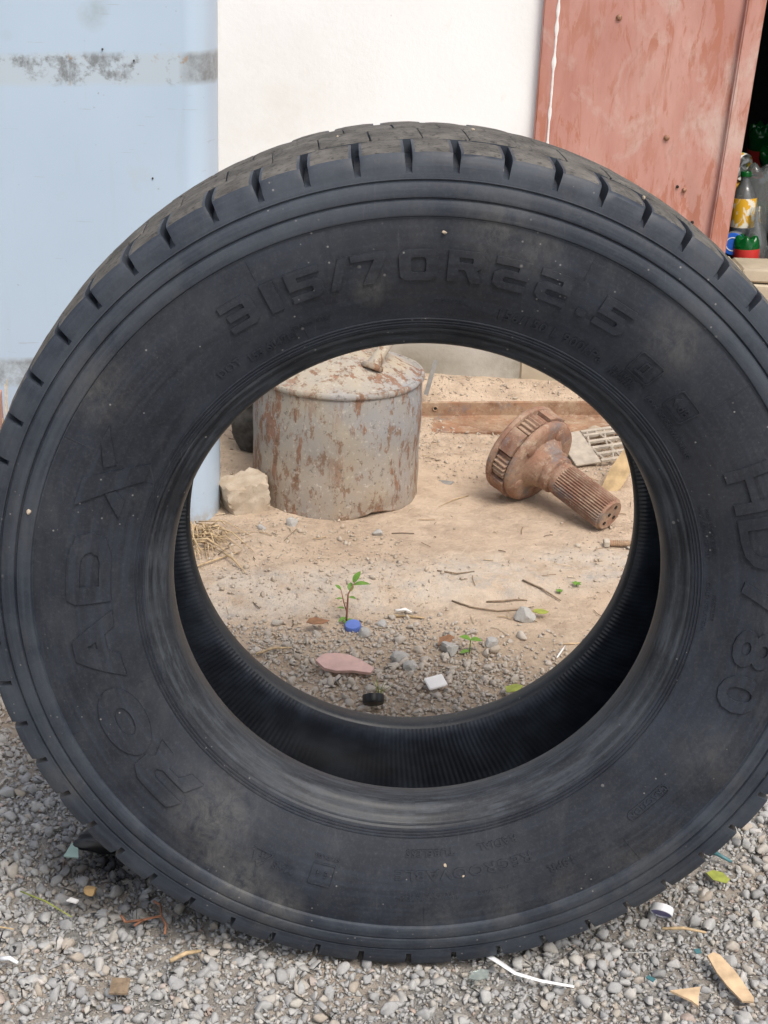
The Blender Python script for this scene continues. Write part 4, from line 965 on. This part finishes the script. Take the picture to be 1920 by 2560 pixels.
for k in range(5):   # round pin ends set in the flange
    a = R_(40 + 72 * k); V, F = lathe_geo([(.0001, .2028), (.010, .203), (.0130, .2045), (.0135, .208)], 20)
    mesh_obj('pin_end', [(x + .0745 * math.cos(a), y + .0745 * math.sin(a), z) for x, y, z in V], F, M_RUST, gear, 35)
def arc_wall(a0, a1, r0, r1, z0, z1, n=12):
    V = []; F = []
    for i in range(n + 1):
        a = a0 + (a1 - a0) * i / n; c_, s_ = math.cos(a), math.sin(a)
        V += [(r1 * c_, r1 * s_, z0), (r1 * c_, r1 * s_, z1), (r0 * c_, r0 * s_, z1), (r0 * c_, r0 * s_, z0)]
    for i in range(n):
        for k in range(4): F.append((4 * i + k, 4 * i + (k + 1) % 4, 4 * i + 4 + (k + 1) % 4, 4 * i + 4 + k)[::-1])
    F.append((0, 1, 2, 3)); F.append(tuple(4 * n + k for k in (3, 2, 1, 0))); return V, F
NW = 5
for k in range(NW):
    ac = R_(WIN0 + 360 / NW * k)
    mesh_obj('web', *arc_wall(ac + R_(20), ac + R_(360 / NW - 20), .050, .1065, .2235, .261), M_RUST, gear, 30)
    gv, gfx = spline(.0360, .0412, 22, .2255, .2595, .0015)
    mesh_obj('planet_gear', [(x + .0655 * math.cos(ac), y + .0655 * math.sin(ac), z) for x, y, z in gv], gfx, M_RUST, gear, 25)
mesh_obj('back_plate', *lathe_geo([(.05, .2605), (.104, .261), (.1075, .2625), (.109, .266), (.109, .271), (.105, .276), (.095, .2785), (.05, .279)], 96, lobe), M_RUST, gear, 35)

# small bolt lying right of the shaft
bolt = empty('rusty_bolt', (.476, 2.745, .0185)); bolt.rotation_euler = (0, R_(90), R_(4)); tag(bolt, 'small rusty threaded bolt lying in the dust below the splined shaft', 'bolt')
V, F = lathe_geo([(.0001, -.012), (.0095, -.012), (.0105, -.010), (.0105, -.002), (.009, 0)], 6); mesh_obj('head', V, F, M_GREYPL, bolt, 20)
prof = [(.006, 0)] 
for i in range(14): prof += [(.0068, .004 + i * .0045), (.0058, .00625 + i * .0045)]
mesh_obj('thread', *lathe_geo(prof + [(.004, .069)], 16), M_RUSTB, bolt, 30)

# broken plastic lattice and wood splinter on the right
gr = empty('plastic_grate', (.545, 3.28, .050)); gr.rotation_euler = (R_(10), R_(-6), R_(14)); tag(gr, 'broken dusty grey plastic grate lying behind the gear', 'grate')
bevel_box('end_panel', -.115, -.052, -.075, .075, 0, .005, .001, M_GREYPL, gr)
for y0 in (-.075, -.045, -.015, .015, .045, .0645):
    bevel_box('bar', -.051, .15, y0, y0 + .009, -.001, .007, .001, M_GREYPL, gr)
for i in range(9):
    x = -.04 + i * .022; V, F = tube_geo([(x, -.066, .003), (x + .022 * (1 if i % 2 else -.6), 0, .004), (x + .004, .066, .003)], .0028, 5); mesh_obj('cross_bar', V, F, M_GREYPL, gr)
def chip(name, poly, th, mat, loc, rot, label, cat, group=None, wob=.0):
    V, F = prism_geo(poly, th, wob); o = mesh_obj(name, V, F, mat, None, False, loc=loc, rot=rot); tag(o, label, cat, group); return o
M_BARK = plain('weathered_splinter', (.44, .32, .18), .85, .3, 40, .2, .5)
chip('wood_splinter', [(-.025, -.06), (.005, -.068), (.022, -.02), (.030, .03), (.018, .085), (.006, .095), (-.006, .05), (-.020, .0)], .008, M_BARK, (.535, 3.08, .050), (R_(58), R_(12), R_(-14)), 'yellowish brown bark splinter leaning up right of the splined shaft', 'splinter')
chip('tin_scrap', [(-.030, -.012), (.028, -.014), (.034, .004), (.010, .010), (-.026, .011)], .0025, M_STEEL, (.125, 3.06, .016), (R_(3), R_(-4), R_(-6)), 'flat grey metal scrap on the dirt right of the drum', 'scrap')
for i in range(9):
    x = .50 + random.uniform(-.02, .28); y = 3.42 + random.uniform(-.03, .03)
tag(rock('rubble_lump', (.035, .03, .022), 31, M_ROCK, 3, 9, (.53, 3.36, .045), (.2, .3, 1), .06), 'brown lump of rubble under the end of the angle iron', 'rubble')
tag(rock('rubble_lump', (.028, .03, .02), 33, M_ROCK, 3, 9, (.64, 3.18, .035), (.1, .3, 2), .06), 'pale lump of rubble beside the bark splinter', 'rubble')

# ------------------------------------------------------------------ seedlings, caps, shards on the ground behind the tyre
def leaf_geo(L, w, bend=.25, fold=.25, n=6):
    V = []; F = []
    for i in range(n + 1):
        t = i / n; ww = w * math.sin(math.pi * min(1, t * .92 + .06)) ** .8; z = -bend * L * t * t
        V += [(L * t, -ww, z + fold * ww), (L * t, 0, z), (L * t, ww, z + fold * ww)]
    for i in range(n):
        a = 3 * i; F += [(a, a + 3, a + 4, a + 1), (a + 1, a + 4, a + 5, a + 2)]
    return V, F
def add_leaf(par, loc, yaw, pitch, L, w, mat=M_LEAF, bend=.25):
    return mesh_obj('leaf', *leaf_geo(L, w, bend), mat, par, True, loc=loc, rot=(0, -pitch, yaw))
def plant(name, loc, label): 
    e = empty(name, loc); tag(e, label, 'plant', 'seedlings in the gravel'); return e
x, y = -.062, 2.372; p = plant('seedling', (x, y, h1(x, y)), 'tallest red stemmed green seedling beside the blue bottle cap')
mesh_obj('stem', *tube_geo([(0, 0, 0), (.001, 0, .03), (.002, .002, .060), (.014, .004, .085)], [.0022, .0020, .0015, .0008], 7), M_STEM, p, True)
mesh_obj('stem', *tube_geo([(.001, 0, .022), (-.006, .002, .045), (-.012, .003, .070)], [.0012, .001, .0007], 6), M_STEM, p, True)
for lo, yw, pt, L, w in (((.012, .004, .078), .2, .25, .030, .0085), ((.012, .004, .083), .9, 1.0, .024, .007), ((.006, .002, .066), 1.6, .9, .018, .006), ((.003, 0, .055), -.6, .3, .016, .005), ((-.012, .003, .068), 2.6, .7, .014, .0045), ((-.008, .002, .05), 3.4, .3, .012, .004), ((0, 0, .012), 3.6, -.1, .016, .006), ((.001, 0, .004), .5, .35, .014, .006), ((0, 0, .006), -1.6, .3, .013, .006), ((-.004, .002, .03), 2.9, .2, .014, .004)):
    add_leaf(p, lo, yw, pt, L, w)
x, y = .163, 2.262; p = plant('seedling', (x, y, h1(x, y)), 'two leaved green seedling among the gravel, right of the pink tile shard')
mesh_obj('stem', *tube_geo([(0, 0, 0), (.001, 0, .016), (.001, 0, .028)], .0011, 6), M_LEAF, p, True)
for lo, yw, pt, L, w in (((.001, 0, .028), .1, .15, .021, .0085), ((.001, 0, .028), 3.0, .45, .020, .0085), ((0, 0, .006), 3.5, .1, .017, .006)): add_leaf(p, lo, yw, pt, L, w)
for (x, y, lab) in ((.386, 2.545, 'tiny bright green sprout by the bleached slab edge'), (.350, 2.52, 'very small pale green sprout left of the tiny bright one')):
    p = plant('sprout', (x, y, h1(x, y)), lab); mesh_obj('stem', *tube_geo([(0, 0, 0), (0, 0, .007)], .0008, 5), M_LEAF, p)
    for k in range(5): add_leaf(p, (0, 0, .005), 1.3 * k + x * 40, .5, .011 if x > .36 else .008, .0035)
x, y = .005, 2.092; p = plant('grass_tuft', (x, y, h1(x, y)), 'small yellow green grass tuft behind the black cap')
for k in range(11):
    a = random.uniform(0, 6.28); L = random.uniform(.018, .042); s = random.uniform(.2, .7)
    mesh_obj('blade', *tube_geo([(0, 0, 0), (math.cos(a) * L * s * .4, math.sin(a) * L * s * .4, L * .6), (math.cos(a) * L * s, math.sin(a) * L * s, L)], [.0008, .0006, .0002], 4), M_LEAFY, p)
def capring(r, h, teeth):
    def f(p, a, rr, z): k = 1 + (.025 * math.cos(a * teeth) if rr > r * .96 and z < h * .85 else 0); return (p[0] * k, p[1] * k, z)
    return lathe_geo([(r * .90, .0), (r, .0005), (r, h * .3), (r * .995, h * .84), (r * .93, h), (r * .6, h), (.0001, h)], teeth * 4, f)
cp = empty('bottle_cap', (-.048, 2.350, h1(-.048, 2.350) - .001)); cp.rotation_euler = (R_(10), R_(-5), 0); tag(cp, 'small blue plastic bottle cap lying on the dirt beside the tallest seedling', 'bottle cap')
mesh_obj('shell', *capring(.0150, .0125, 30), M_BLUE, cp, 30)
mesh_obj('tamper_ring', *lathe_geo([(.0146, -.0035), (.0153, -.003), (.0153, -.0008), (.0146, -.0006)], 60, cap=False), M_BLUE, cp, 30)
chip('tile_shard', [(-.052, .006), (-.040, .022), (-.018, .027), (.008, .024), (.030, .012), (.050, -.003), (.044, -.016), (.012, -.013), (-.016, -.017), (-.036, -.012)], .006, M_TILE, (-.056, 2.172, .012), (R_(16), R_(3), R_(2)), 'pointed pink tile shard lying on the gravel', 'shard')
o = bevel_box('tile_piece', -.017, .017, -.013, .013, 0, .005, .0012, M_WTILE, None, 2, loc=(.100, 2.128, .012), rot=(R_(20), R_(-6), R_(24))); tag(o, 'small white square tile piece on the gravel', 'tile')
bc = empty('black_cap', (-.004, 2.045, .014)); bc.rotation_euler = (R_(-42), R_(12), R_(20)); tag(bc, 'black plastic cap fragment tipped on edge in the gravel', 'cap')
mesh_obj('shell', *lathe_geo([(.006, 0), (.0165, .0005), (.018, .003), (.018, .015), (.0155, .0155), (.0155, .004), (.004, .0035)], 40), M_BLACK, bc, 35)
chip('dry_leaf', [(-.022, -.006), (-.008, -.010), (.010, -.006), (.022, .004), (.008, .008), (-.004, .012), (-.016, .006)], .0012, M_LEAFB, (-.113, 2.332, .016), (R_(10), R_(8), R_(10)), 'curled rust brown dry leaf left of the tallest seedling', 'leaf', wob=.003)
chip('dry_leaf', [(-.018, -.006), (.004, -.010), (.018, -.002), (.014, .008), (-.006, .010)], .0012, M_LEAFB, (.120, 2.283, .014), (R_(15), R_(-10), R_(30)), 'small brown leaf scrap left of the two leaved seedling', 'leaf', wob=.003)
chip('fallen_leaf', [(-.016, -.004), (-.004, -.009), (.010, -.006), (.016, .002), (.004, .009), (-.010, .006)], .001, M_LEAFY, (.304, 2.42, .012), (R_(6), R_(6), R_(0)), 'yellow green fallen leaf beside a pale twig on the dirt', 'leaf', wob=.002)
chip('fallen_leaf', [(-.016, -.007), (.006, -.010), (.018, 0), (.008, .009), (-.012, .008)], .001, M_LEAFY, (.232, 2.118, .014), (R_(8), R_(-5), R_(20)), 'olive yellow leaf near the inner rim of the tyre', 'leaf', wob=.002)
def twig(pts, r, mat, label, group='twigs lying on the dirt'):
    r *= .75; P3 = [(px, py, h1(px, py) + r * .8 + dz) for px, py, dz in pts]; V, F = tube_geo(P3, [r, r * 1.05] + [r * .9] * (len(pts) - 3) + [r * .55], 7)
    tag(mesh_obj('twig', V, F, mat, None, True), label, 'twig', group)
twig([(.138, 2.470, 0), (.175, 2.448, .001), (.225, 2.440, .001), (.262, 2.450, .001), (.296, 2.462, .003)], .0024, M_TWIG, 'longest curved grey twig lying on the dirt behind the gravel')
twig([(.205, 2.478, 0), (.235, 2.480, .002), (.262, 2.492, .002), (.285, 2.494, 0)], .0026, M_TWIG, 'short grey twig just behind the longest curved one')
twig([(.280, 2.555, .002), (.315, 2.530, .003), (.350, 2.492, .002)], .0026, M_TWIG, 'dark bent twig pointing at the tiny sprouts')
twig([(.015, 2.398, .002), (.045, 2.402, .003), (.085, 2.395, .001)], .0042, M_STRAW, 'pale thick straw stalk right of the blue cap')
twig([(.030, 2.412, .006), (.048, 2.416, .008), (.060, 2.414, .004)], .0042, M_WTILE, 'short whitish stalk on top of the pale straw')
twig([(.335, 2.315, .001), (.372, 2.322, .001), (.415, 2.330, .002)], .0022, M_WOOD, 'orange brown splinter at the right of the dirt')
twig([(-.375, 2.515, .004), (-.33, 2.56, .006), (-.285, 2.61, .002)], .0026, M_STRAW, 'long straw stalk below the straw clump')
twig([(-.215, 2.220, .008), (-.185, 2.238, .010), (-.155, 2.245, .008)], .0034, M_STRAW, 'flat straw stalk at the left of the gravel')
twig([(.320, 2.255, .006), (.333, 2.285, .006), (.340, 2.305, .004)], .0020, M_WTILE, 'thin white stalk at the right gravel edge')
twig([(.11, 2.565, 0), (.15, 2.555, .002), (.185, 2.575, 0)], .0022, M_TWIG, 'dark hooked twig near the slab edge')
twig([(.19, 2.985, 0), (.155, 2.95, .003), (.12, 2.90, 0)], .0016, M_STRAW, 'thin straw leading away from the drum')
M_PEB = mat_gravel('grey_pebble', [(0, (.33, .315, .29)), (.5, (.40, .375, .34)), (1, (.36, .34, .32))], False)
for i, (x, y, r, lab) in enumerate(((.272, 2.410, .024, 'largest pale grey lump of gravel on the dirt by the twigs'), (.204, 2.300, .016, 'round grey stone right of the two leaved seedling'), (.128, 2.265, .022, 'pale grey stone beside the two leaved seedling'), (-.012, 2.735, .012, 'small grey stone in front of the drum'), (-.195, 2.765, .017, 'angular grey stone below the drum'), (.004, 2.366, .013, 'grey stone right of the blue cap'),
                                    (-.255, 2.735, .010, 'small dark stone left of the angular grey one'), (.040, 2.225, .022, 'broad pale stone in the middle of the gravel'), (.055, 2.20, .018, 'grey stone against the broad pale stone'), (-.028, 2.325, .015, 'tan stone below the blue cap'))):
    r *= .78; tag(rock('loose_stone', (r, r * .85, r * .75), 50 + i, M_PEB, 3, 10, (x, y, h1(x, y) + r * .45), (.3 * i, .2, i), .08), lab, 'stone', 'larger stones behind the tyre')

# ------------------------------------------------------------------ litter in the foreground gravel
Zg = .012
V, F = [], []
sp = [(.150, 1.437, .016), (.163, 1.418, .022), (.185, 1.399, .020), (.215, 1.390, .018), (.256, 1.384, .016)]
for i, (x, y, z) in enumerate(sp):
    w = .0042 - .0005 * i; a = sp[min(i + 1, 4)]; b = sp[max(i - 1, 0)]; dx, dy = a[0] - b[0], a[1] - b[1]; L = math.hypot(dx, dy); nx_, ny_ = -dy / L, dx / L
    V += [(x + nx_ * w, y + ny_ * w, z), (x, y, z + .0016), (x - nx_ * w, y - ny_ * w, z), (x, y, z - .0008)]
for i in range(4):
    for k in range(4): F.append((4 * i + k, 4 * i + (k + 1) % 4, 4 * i + 4 + (k + 1) % 4, 4 * i + 4 + k))
F += [(0, 1, 2, 3), (19, 18, 17, 16)]
tag(mesh_obj('plastic_strip', V, F, M_WPLAST, None, 40), 'curved white plastic strip lying in front of the tyre', 'strip')
chip('wood_chip', [(-.013, .037), (-.004, .041), (.003, .036), (.014, .006), (.022, -.034), (.020, -.040), (.006, -.037), (-.004, -.012), (-.010, .010)], .003, M_WOOD, (.447, 1.408, .017), (R_(8), R_(-4), R_(8)), 'long pale split wood chip on the gravel at lower right', 'wood chip', 'wood chips on the gravel')
chip('wood_chip', [(-.022, .000), (.018, .012), (.012, -.006), (.010, -.020), (.002, -.012)], .003, M_WOOD, (.393, 1.378, .017), (R_(6), R_(5), R_(0)), 'small triangular wood chip left of the long one', 'wood chip', 'wood chips on the gravel')
def stick(name, a, b, r, mat, label, cat, grp=None, mid=.002):
    pa = (*a, .014); pb = (*b, .013); m_ = ((a[0] + b[0]) / 2, (a[1] + b[1]) / 2 + mid, .016); V, F = tube_geo([pa, m_, pb], [r, r, r * .7], 7); tag(mesh_obj(name, V, F, mat, None, True), label, cat, grp)
stick('plastic_stick', (.470, 1.677), (.505, 1.655), .0030, M_TEAL, 'dark teal plastic stick beside the tyre tread at right', 'stick')
stick('straw', (.383, 1.503), (.440, 1.500), .0022, M_STRAW, 'pale straw on the gravel right of the tyre', 'straw')
stick('twig', (-.240, 1.402), (-.205, 1.424), .0030, M_STRAW, 'light brown twig in the gravel below the tyre', 'twig')
stick('white_stick', (-.446, 1.393), (-.424, 1.388), .0030, M_WPLAST, 'short white stick at the lower left edge', 'stick')
stick('grass_stalk', (-.455, 1.524), (-.378, 1.478), .0011, M_LEAFY, 'thin yellow green grass stalk on the left gravel', 'stalk')
stick('straw', (-.520, 1.452), (-.445, 1.450), .0014, M_STRAW, 'thin yellow straw at the left edge of the gravel', 'straw')
chip('fallen_leaf', [(-.016, .004), (-.006, .011), (.008, .009), (.016, -.002), (.010, -.010), (-.008, -.007)], .001, M_LEAFY, (.477, 1.612, .018), (R_(10), R_(8), R_(0)), 'bright yellow green leaf on the gravel at right', 'leaf', wob=.003)
rc = empty('cap_ring', (.386, 1.530, .016)); rc.rotation_euler = (R_(-50), R_(25), 0); tag(rc, 'white and violet bottle cap on edge in the right gravel', 'bottle cap')
M_VIOLET = plain('violet_plastic', (.17, .16, .36), .4, .15)
mesh_obj('shell', *lathe_geo([(.0140, 0), (.0150, .001), (.0150, .010), (.0138, .0105)], 40, cap=False), M_WPLAST, rc, 35)
mesh_obj('inside', *lathe_geo([(.0136, .0100), (.0136, .002), (.0001, .0015)], 40, cap=False), M_VIOLET, rc, 35)
sg = empty('dry_sprig', (-.285, 1.475, .014)); tag(sg, 'rust brown dried root sprig on the gravel left of centre', 'sprig')
M_SPRIG = plain('rust_brown_stem', (.27, .12, .065), .75, .3, 90)
for pts in ([(-.022, -.006, .002), (0, -.004, .005), (.022, .004, .006), (.018, .022, .009)], [(.022, .004, .006), (.030, -.010, .004), (.031, -.026, .002)], [(0, -.004, .005), (-.010, -.014, .003)], [(.018, .022, .009), (.008, .030, .008)], [(-.022, -.006, .002), (-.030, .004, .004)]):
    mesh_obj('stem', *tube_geo(pts, .0017, 6), M_SPRIG, sg, True)
tag(rock('rubber_lump', (.040, .016, .016), 77, M_BLACK, 3, 10, (-.370, 1.632, .022), (.1, .2, R_(18)), .12), 'black lump of rubber in oily gravel left of the tyre', 'rubber')
chip('glass_shard', [(-.010, -.008), (.010, -.006), (.006, .008), (-.004, .014)], .003, M_GREENGL, (-.404, 1.602, .020), (R_(25), R_(10), 0), 'pale green glass shard beside the black rubber lump', 'shard')
chip('white_flake', [(-.008, -.003), (.007, -.004), (.008, .002), (-.005, .004)], .002, M_WTILE, (-.382, 1.505, .017), (R_(6), R_(-6), R_(-20)), 'white flake on the gravel left of the tyre', 'flake')
chip('bark_flake', [(-.012, -.012), (.010, -.014), (.014, .010), (-.008, .012)], .003, M_BARK2 if 'M_BARK2' in globals() else M_TWIG, (-.294, 1.353, .014), (R_(6), R_(4), R_(12)), 'dark brown bark flake at the bottom of the gravel', 'flake')
chip('film_scrap', [(-.013, -.004), (-.002, -.008), (.011, -.006), (.013, .005), (.002, .008), (-.009, .004)], .0015, mat_thin_plastic('crumpled_film', (.85, .92, .90), .3, .35), (.140, 1.394, .019), (R_(12), R_(-8), 0), 'crumpled clear plastic scrap left of the white strip', 'plastic', wob=.004)
chip('teal_flake', [(-.005, -.002), (.005, -.004), (.006, .002), (-.004, .003)], .0015, M_TEAL, (.352, 1.404, .016), (R_(8), 0, R_(-30)), 'teal flake between the wood chips and the white strip', 'flake')
chip('teal_flake', [(-.004, -.003), (.004, -.004), (.005, .003), (-.003, .004)], .0015, M_TEAL, (.420, 1.458, .016), (R_(8), 0, R_(20)), 'teal flake above the long wood chip', 'flake')
tag(rock('orange_stone', (.008, .007, .006), 90, plain('ochre_stone', (.44, .28, .12), .7, .2, 90), 3, 9, (-.363, 1.527, .018), (0, 0, 0), .06), 'single ochre orange stone in the left gravel', 'stone')
# specks of dirt caught on the tyre
for i, (a, r, y, s) in enumerate(((2.5, .416, -.012, .0040), (-75, .440, -.012, .0055), (-10.5, .5028, .13, .003), (6.5, .5036, .15, .0035), (27.5, .498, .05, .0045), (174.2, .352, .002, .004), (171, .366, -.004, .003))):
    s *= .6; o = rock('dirt_crumb', (s, s * .7, s * .7), 120 + i, M_ROCK, 2, 8, P(y, r, R_(a)), (i, i * 2, i), .1); o.parent = tyre

# ------------------------------------------------------------------ bottles heaped inside the doorway
M_CLEAR = mat_thin_plastic('clear_bottle_plastic', (.88, .92, .94), .40, .22)
M_GREEN = mat_thin_plastic('green_bottle_plastic', (.02, .42, .09), .30, .42)
M_FROST = mat_thin_plastic('milky_plastic', (.80, .84, .86), .30, .5)
M_RED = plain('red_label', (.52, .03, .025), .45, .1); M_CAPB = plain('blue_lid', (.02, .12, .55), .35, .1)
M_YEL = Mat('yellow_floral_label'); _m = M_YEL
_w = _m.ramp(_m.noise(34, 3, .5, _m.mapv((1, 1, .6)), 1.4), [(.44, 0.), (.50, 1.)]); M_YEL = _m.done(_m.mix(_w, (.78, .74, .62), (.72, .40, .02)), .45)
M_GOLD = plain('gold_label', (.60, .34, .03), .4, .35, 60)
M_DOT = Mat('dotted_fruit_label'); _m = M_DOT
_w = _m.ramp(_m.voro(42), [(.30, 1.), (.36, 0.)]); _g = _m.mix(_m.ramp(_m.voro(42, out='Color'), [(.45, 0.), (.55, 1.)]), (.72, .42, .03), (.13, .32, .03)); M_DOT = _m.done(_m.mix(_w, (.80, .80, .76), _g), .4)
def bottle(loc, d, R, H, body, cap=None, label=None, z0=.3, z1=.55, lab='', grooves=0, spin=0):
    m = Vector(d).normalized().to_track_quat('Z', 'Y').to_matrix().to_4x4() @ Matrix.Rotation(spin, 4, 'Z'); m.translation = loc
    e = empty('plastic_bottle', mat=m); tag(e, lab, 'bottle', 'bottles heaped in the doorway')
    prof = [(.0001, R * .30), (R * .30, R * .22), (R * .62, .0), (R * .84, R * .10), (R * .97, R * .45), (R, R * .75)]
    nb = 14
    for i in range(nb + 1):
        z = R * .8 + (H * .64 - R * .8) * i / nb; prof.append((R * (1 - (.035 if grooves and i % 2 else 0)), z))
    prof += [(R * .97, H * .68), (R * .84, H * .75), (R * .62, H * .82), (R * .40, H * .88), (.0135, H * .92), (.0125, H * .94), (.0155, H * .945), (.0125, H * .95), (.0125, H)]
    def petal(p, a, r, z):
        if z < R * .8 and r > R * .2:
            k = .5 + .5 * math.cos(5 * a); return (p[0] * (1 - .05 * (1 - k)), p[1] * (1 - .05 * (1 - k)), z + (1 - k) * R * .28 * (1 - z / (R * .8)))
        return p
    mesh_obj('body', *lathe_geo(prof, 60, petal, cap=False), body, e, 50)
    if cap: mesh_obj('cap', *lathe_geo([(.0150, H * .955), (.0155, H * .96), (.0155, H + .002), (.0140, H + .004), (.0001, H + .004)], 36), cap, e, 40)
    if label: mesh_obj('label', *lathe_geo([(R * 1.012, H * z0), (R * 1.015, H * (z0 + .01)), (R * 1.015, H * (z1 - .01)), (R * 1.012, H * z1)], 60, cap=False), label, e, True)
    return e
bottle((.982, 3.985, .440), (.06, -.03, -1), .0365, .30, M_GREEN, None, M_RED, .125, .42, 'upturned green bottle with red label at the doorway sill', 0, .4)
bottle((.985, 4.045, .375), (-.06, .02, 1), .036, .225, M_CLEAR, M_GREEN, M_YEL, .34, .70, 'clear bottle with yellow and white label beside the red door edge')
bottle((1.028, 4.08, .620), (-.10, -.05, -1), .050, .33, M_CLEAR, None, None, 0, 0, 'large clear bottle standing upside down in the heap', 0, .3)
bottle((1.032, 3.99, .215), (-.10, .06, 1), .034, .30, M_CLEAR, None, None, 0, 0, 'clear ribbed bottle right of the upturned green one', 1)
bottle((1.072, 3.985, .415), (.10, -.05, -1), .035, .29, M_FROST, None, None, 0, 0, 'milky bottle at the right edge of the picture')
bottle((.985, 4.115, .525), (-.75, .55, .10), .034, .26, M_CLEAR, None, M_GOLD, .0, .6, 'bottle with gold label tucked behind the door edge')
bottle((.978, 4.110, .605), (-.65, .72, .12), .037, .24, M_FROST, None, M_DOT, .0, .62, 'bottle with dotted fruit label topmost behind the door edge')
bottle((1.190, 4.85, .640), (.15, .3, -1), .040, .32, M_GREEN, None, M_RED, .25, .55, 'green bottle with red label deep in the dark doorway')
bottle((1.165, 4.60, .600), (.4, .3, -.8), .040, .30, M_GREEN, None, None, 0, 0, 'plain dark green bottle leaning in the shade')
bottle((.935, 4.15, .500), (.9, -.10, -.2), .034, .26, M_GREEN, None, None, 0, 0, 'green bottle lying across under the gold labelled one')
bottle((1.13, 4.05, .50), (.3, .2, -1), .036, .30, M_GREEN, None, None, 0, 0, 'green bottle at the far right of the heap')
bottle((1.06, 4.30, .44), (-.8, .3, .2), .04, .30, M_CLEAR, None, None, 0, 0, 'clear bottle lying at the bottom of the heap')
jm = Vector((-.35, -.92, .12)).normalized().to_track_quat('Z', 'Y').to_matrix().to_4x4(); jm.translation = (.962, 4.030, .405)
jar = empty('plastic_jar', mat=jm); tag(jar, 'milky jar with blue lid lying behind the red door edge', 'jar')
mesh_obj('body', *lathe_geo([(.028, -.09), (.036, -.085), (.037, -.01), (.034, .02), (.028, .026), (.028, .034)], 48), M_FROST, jar, 45)
lid = mesh_obj('lid', *lathe_geo([(.030, .030), (.031, .032), (.031, .047), (.029, .049), (.0001, .049)], 48), M_CAPB, jar, 40)
mesh_obj('lid_ring', *lathe_geo([(.0170, .0491), (.0170, .0500), (.0195, .0500), (.0195, .0491)], 40, cap=False), M_WPLAST, lid, 40)
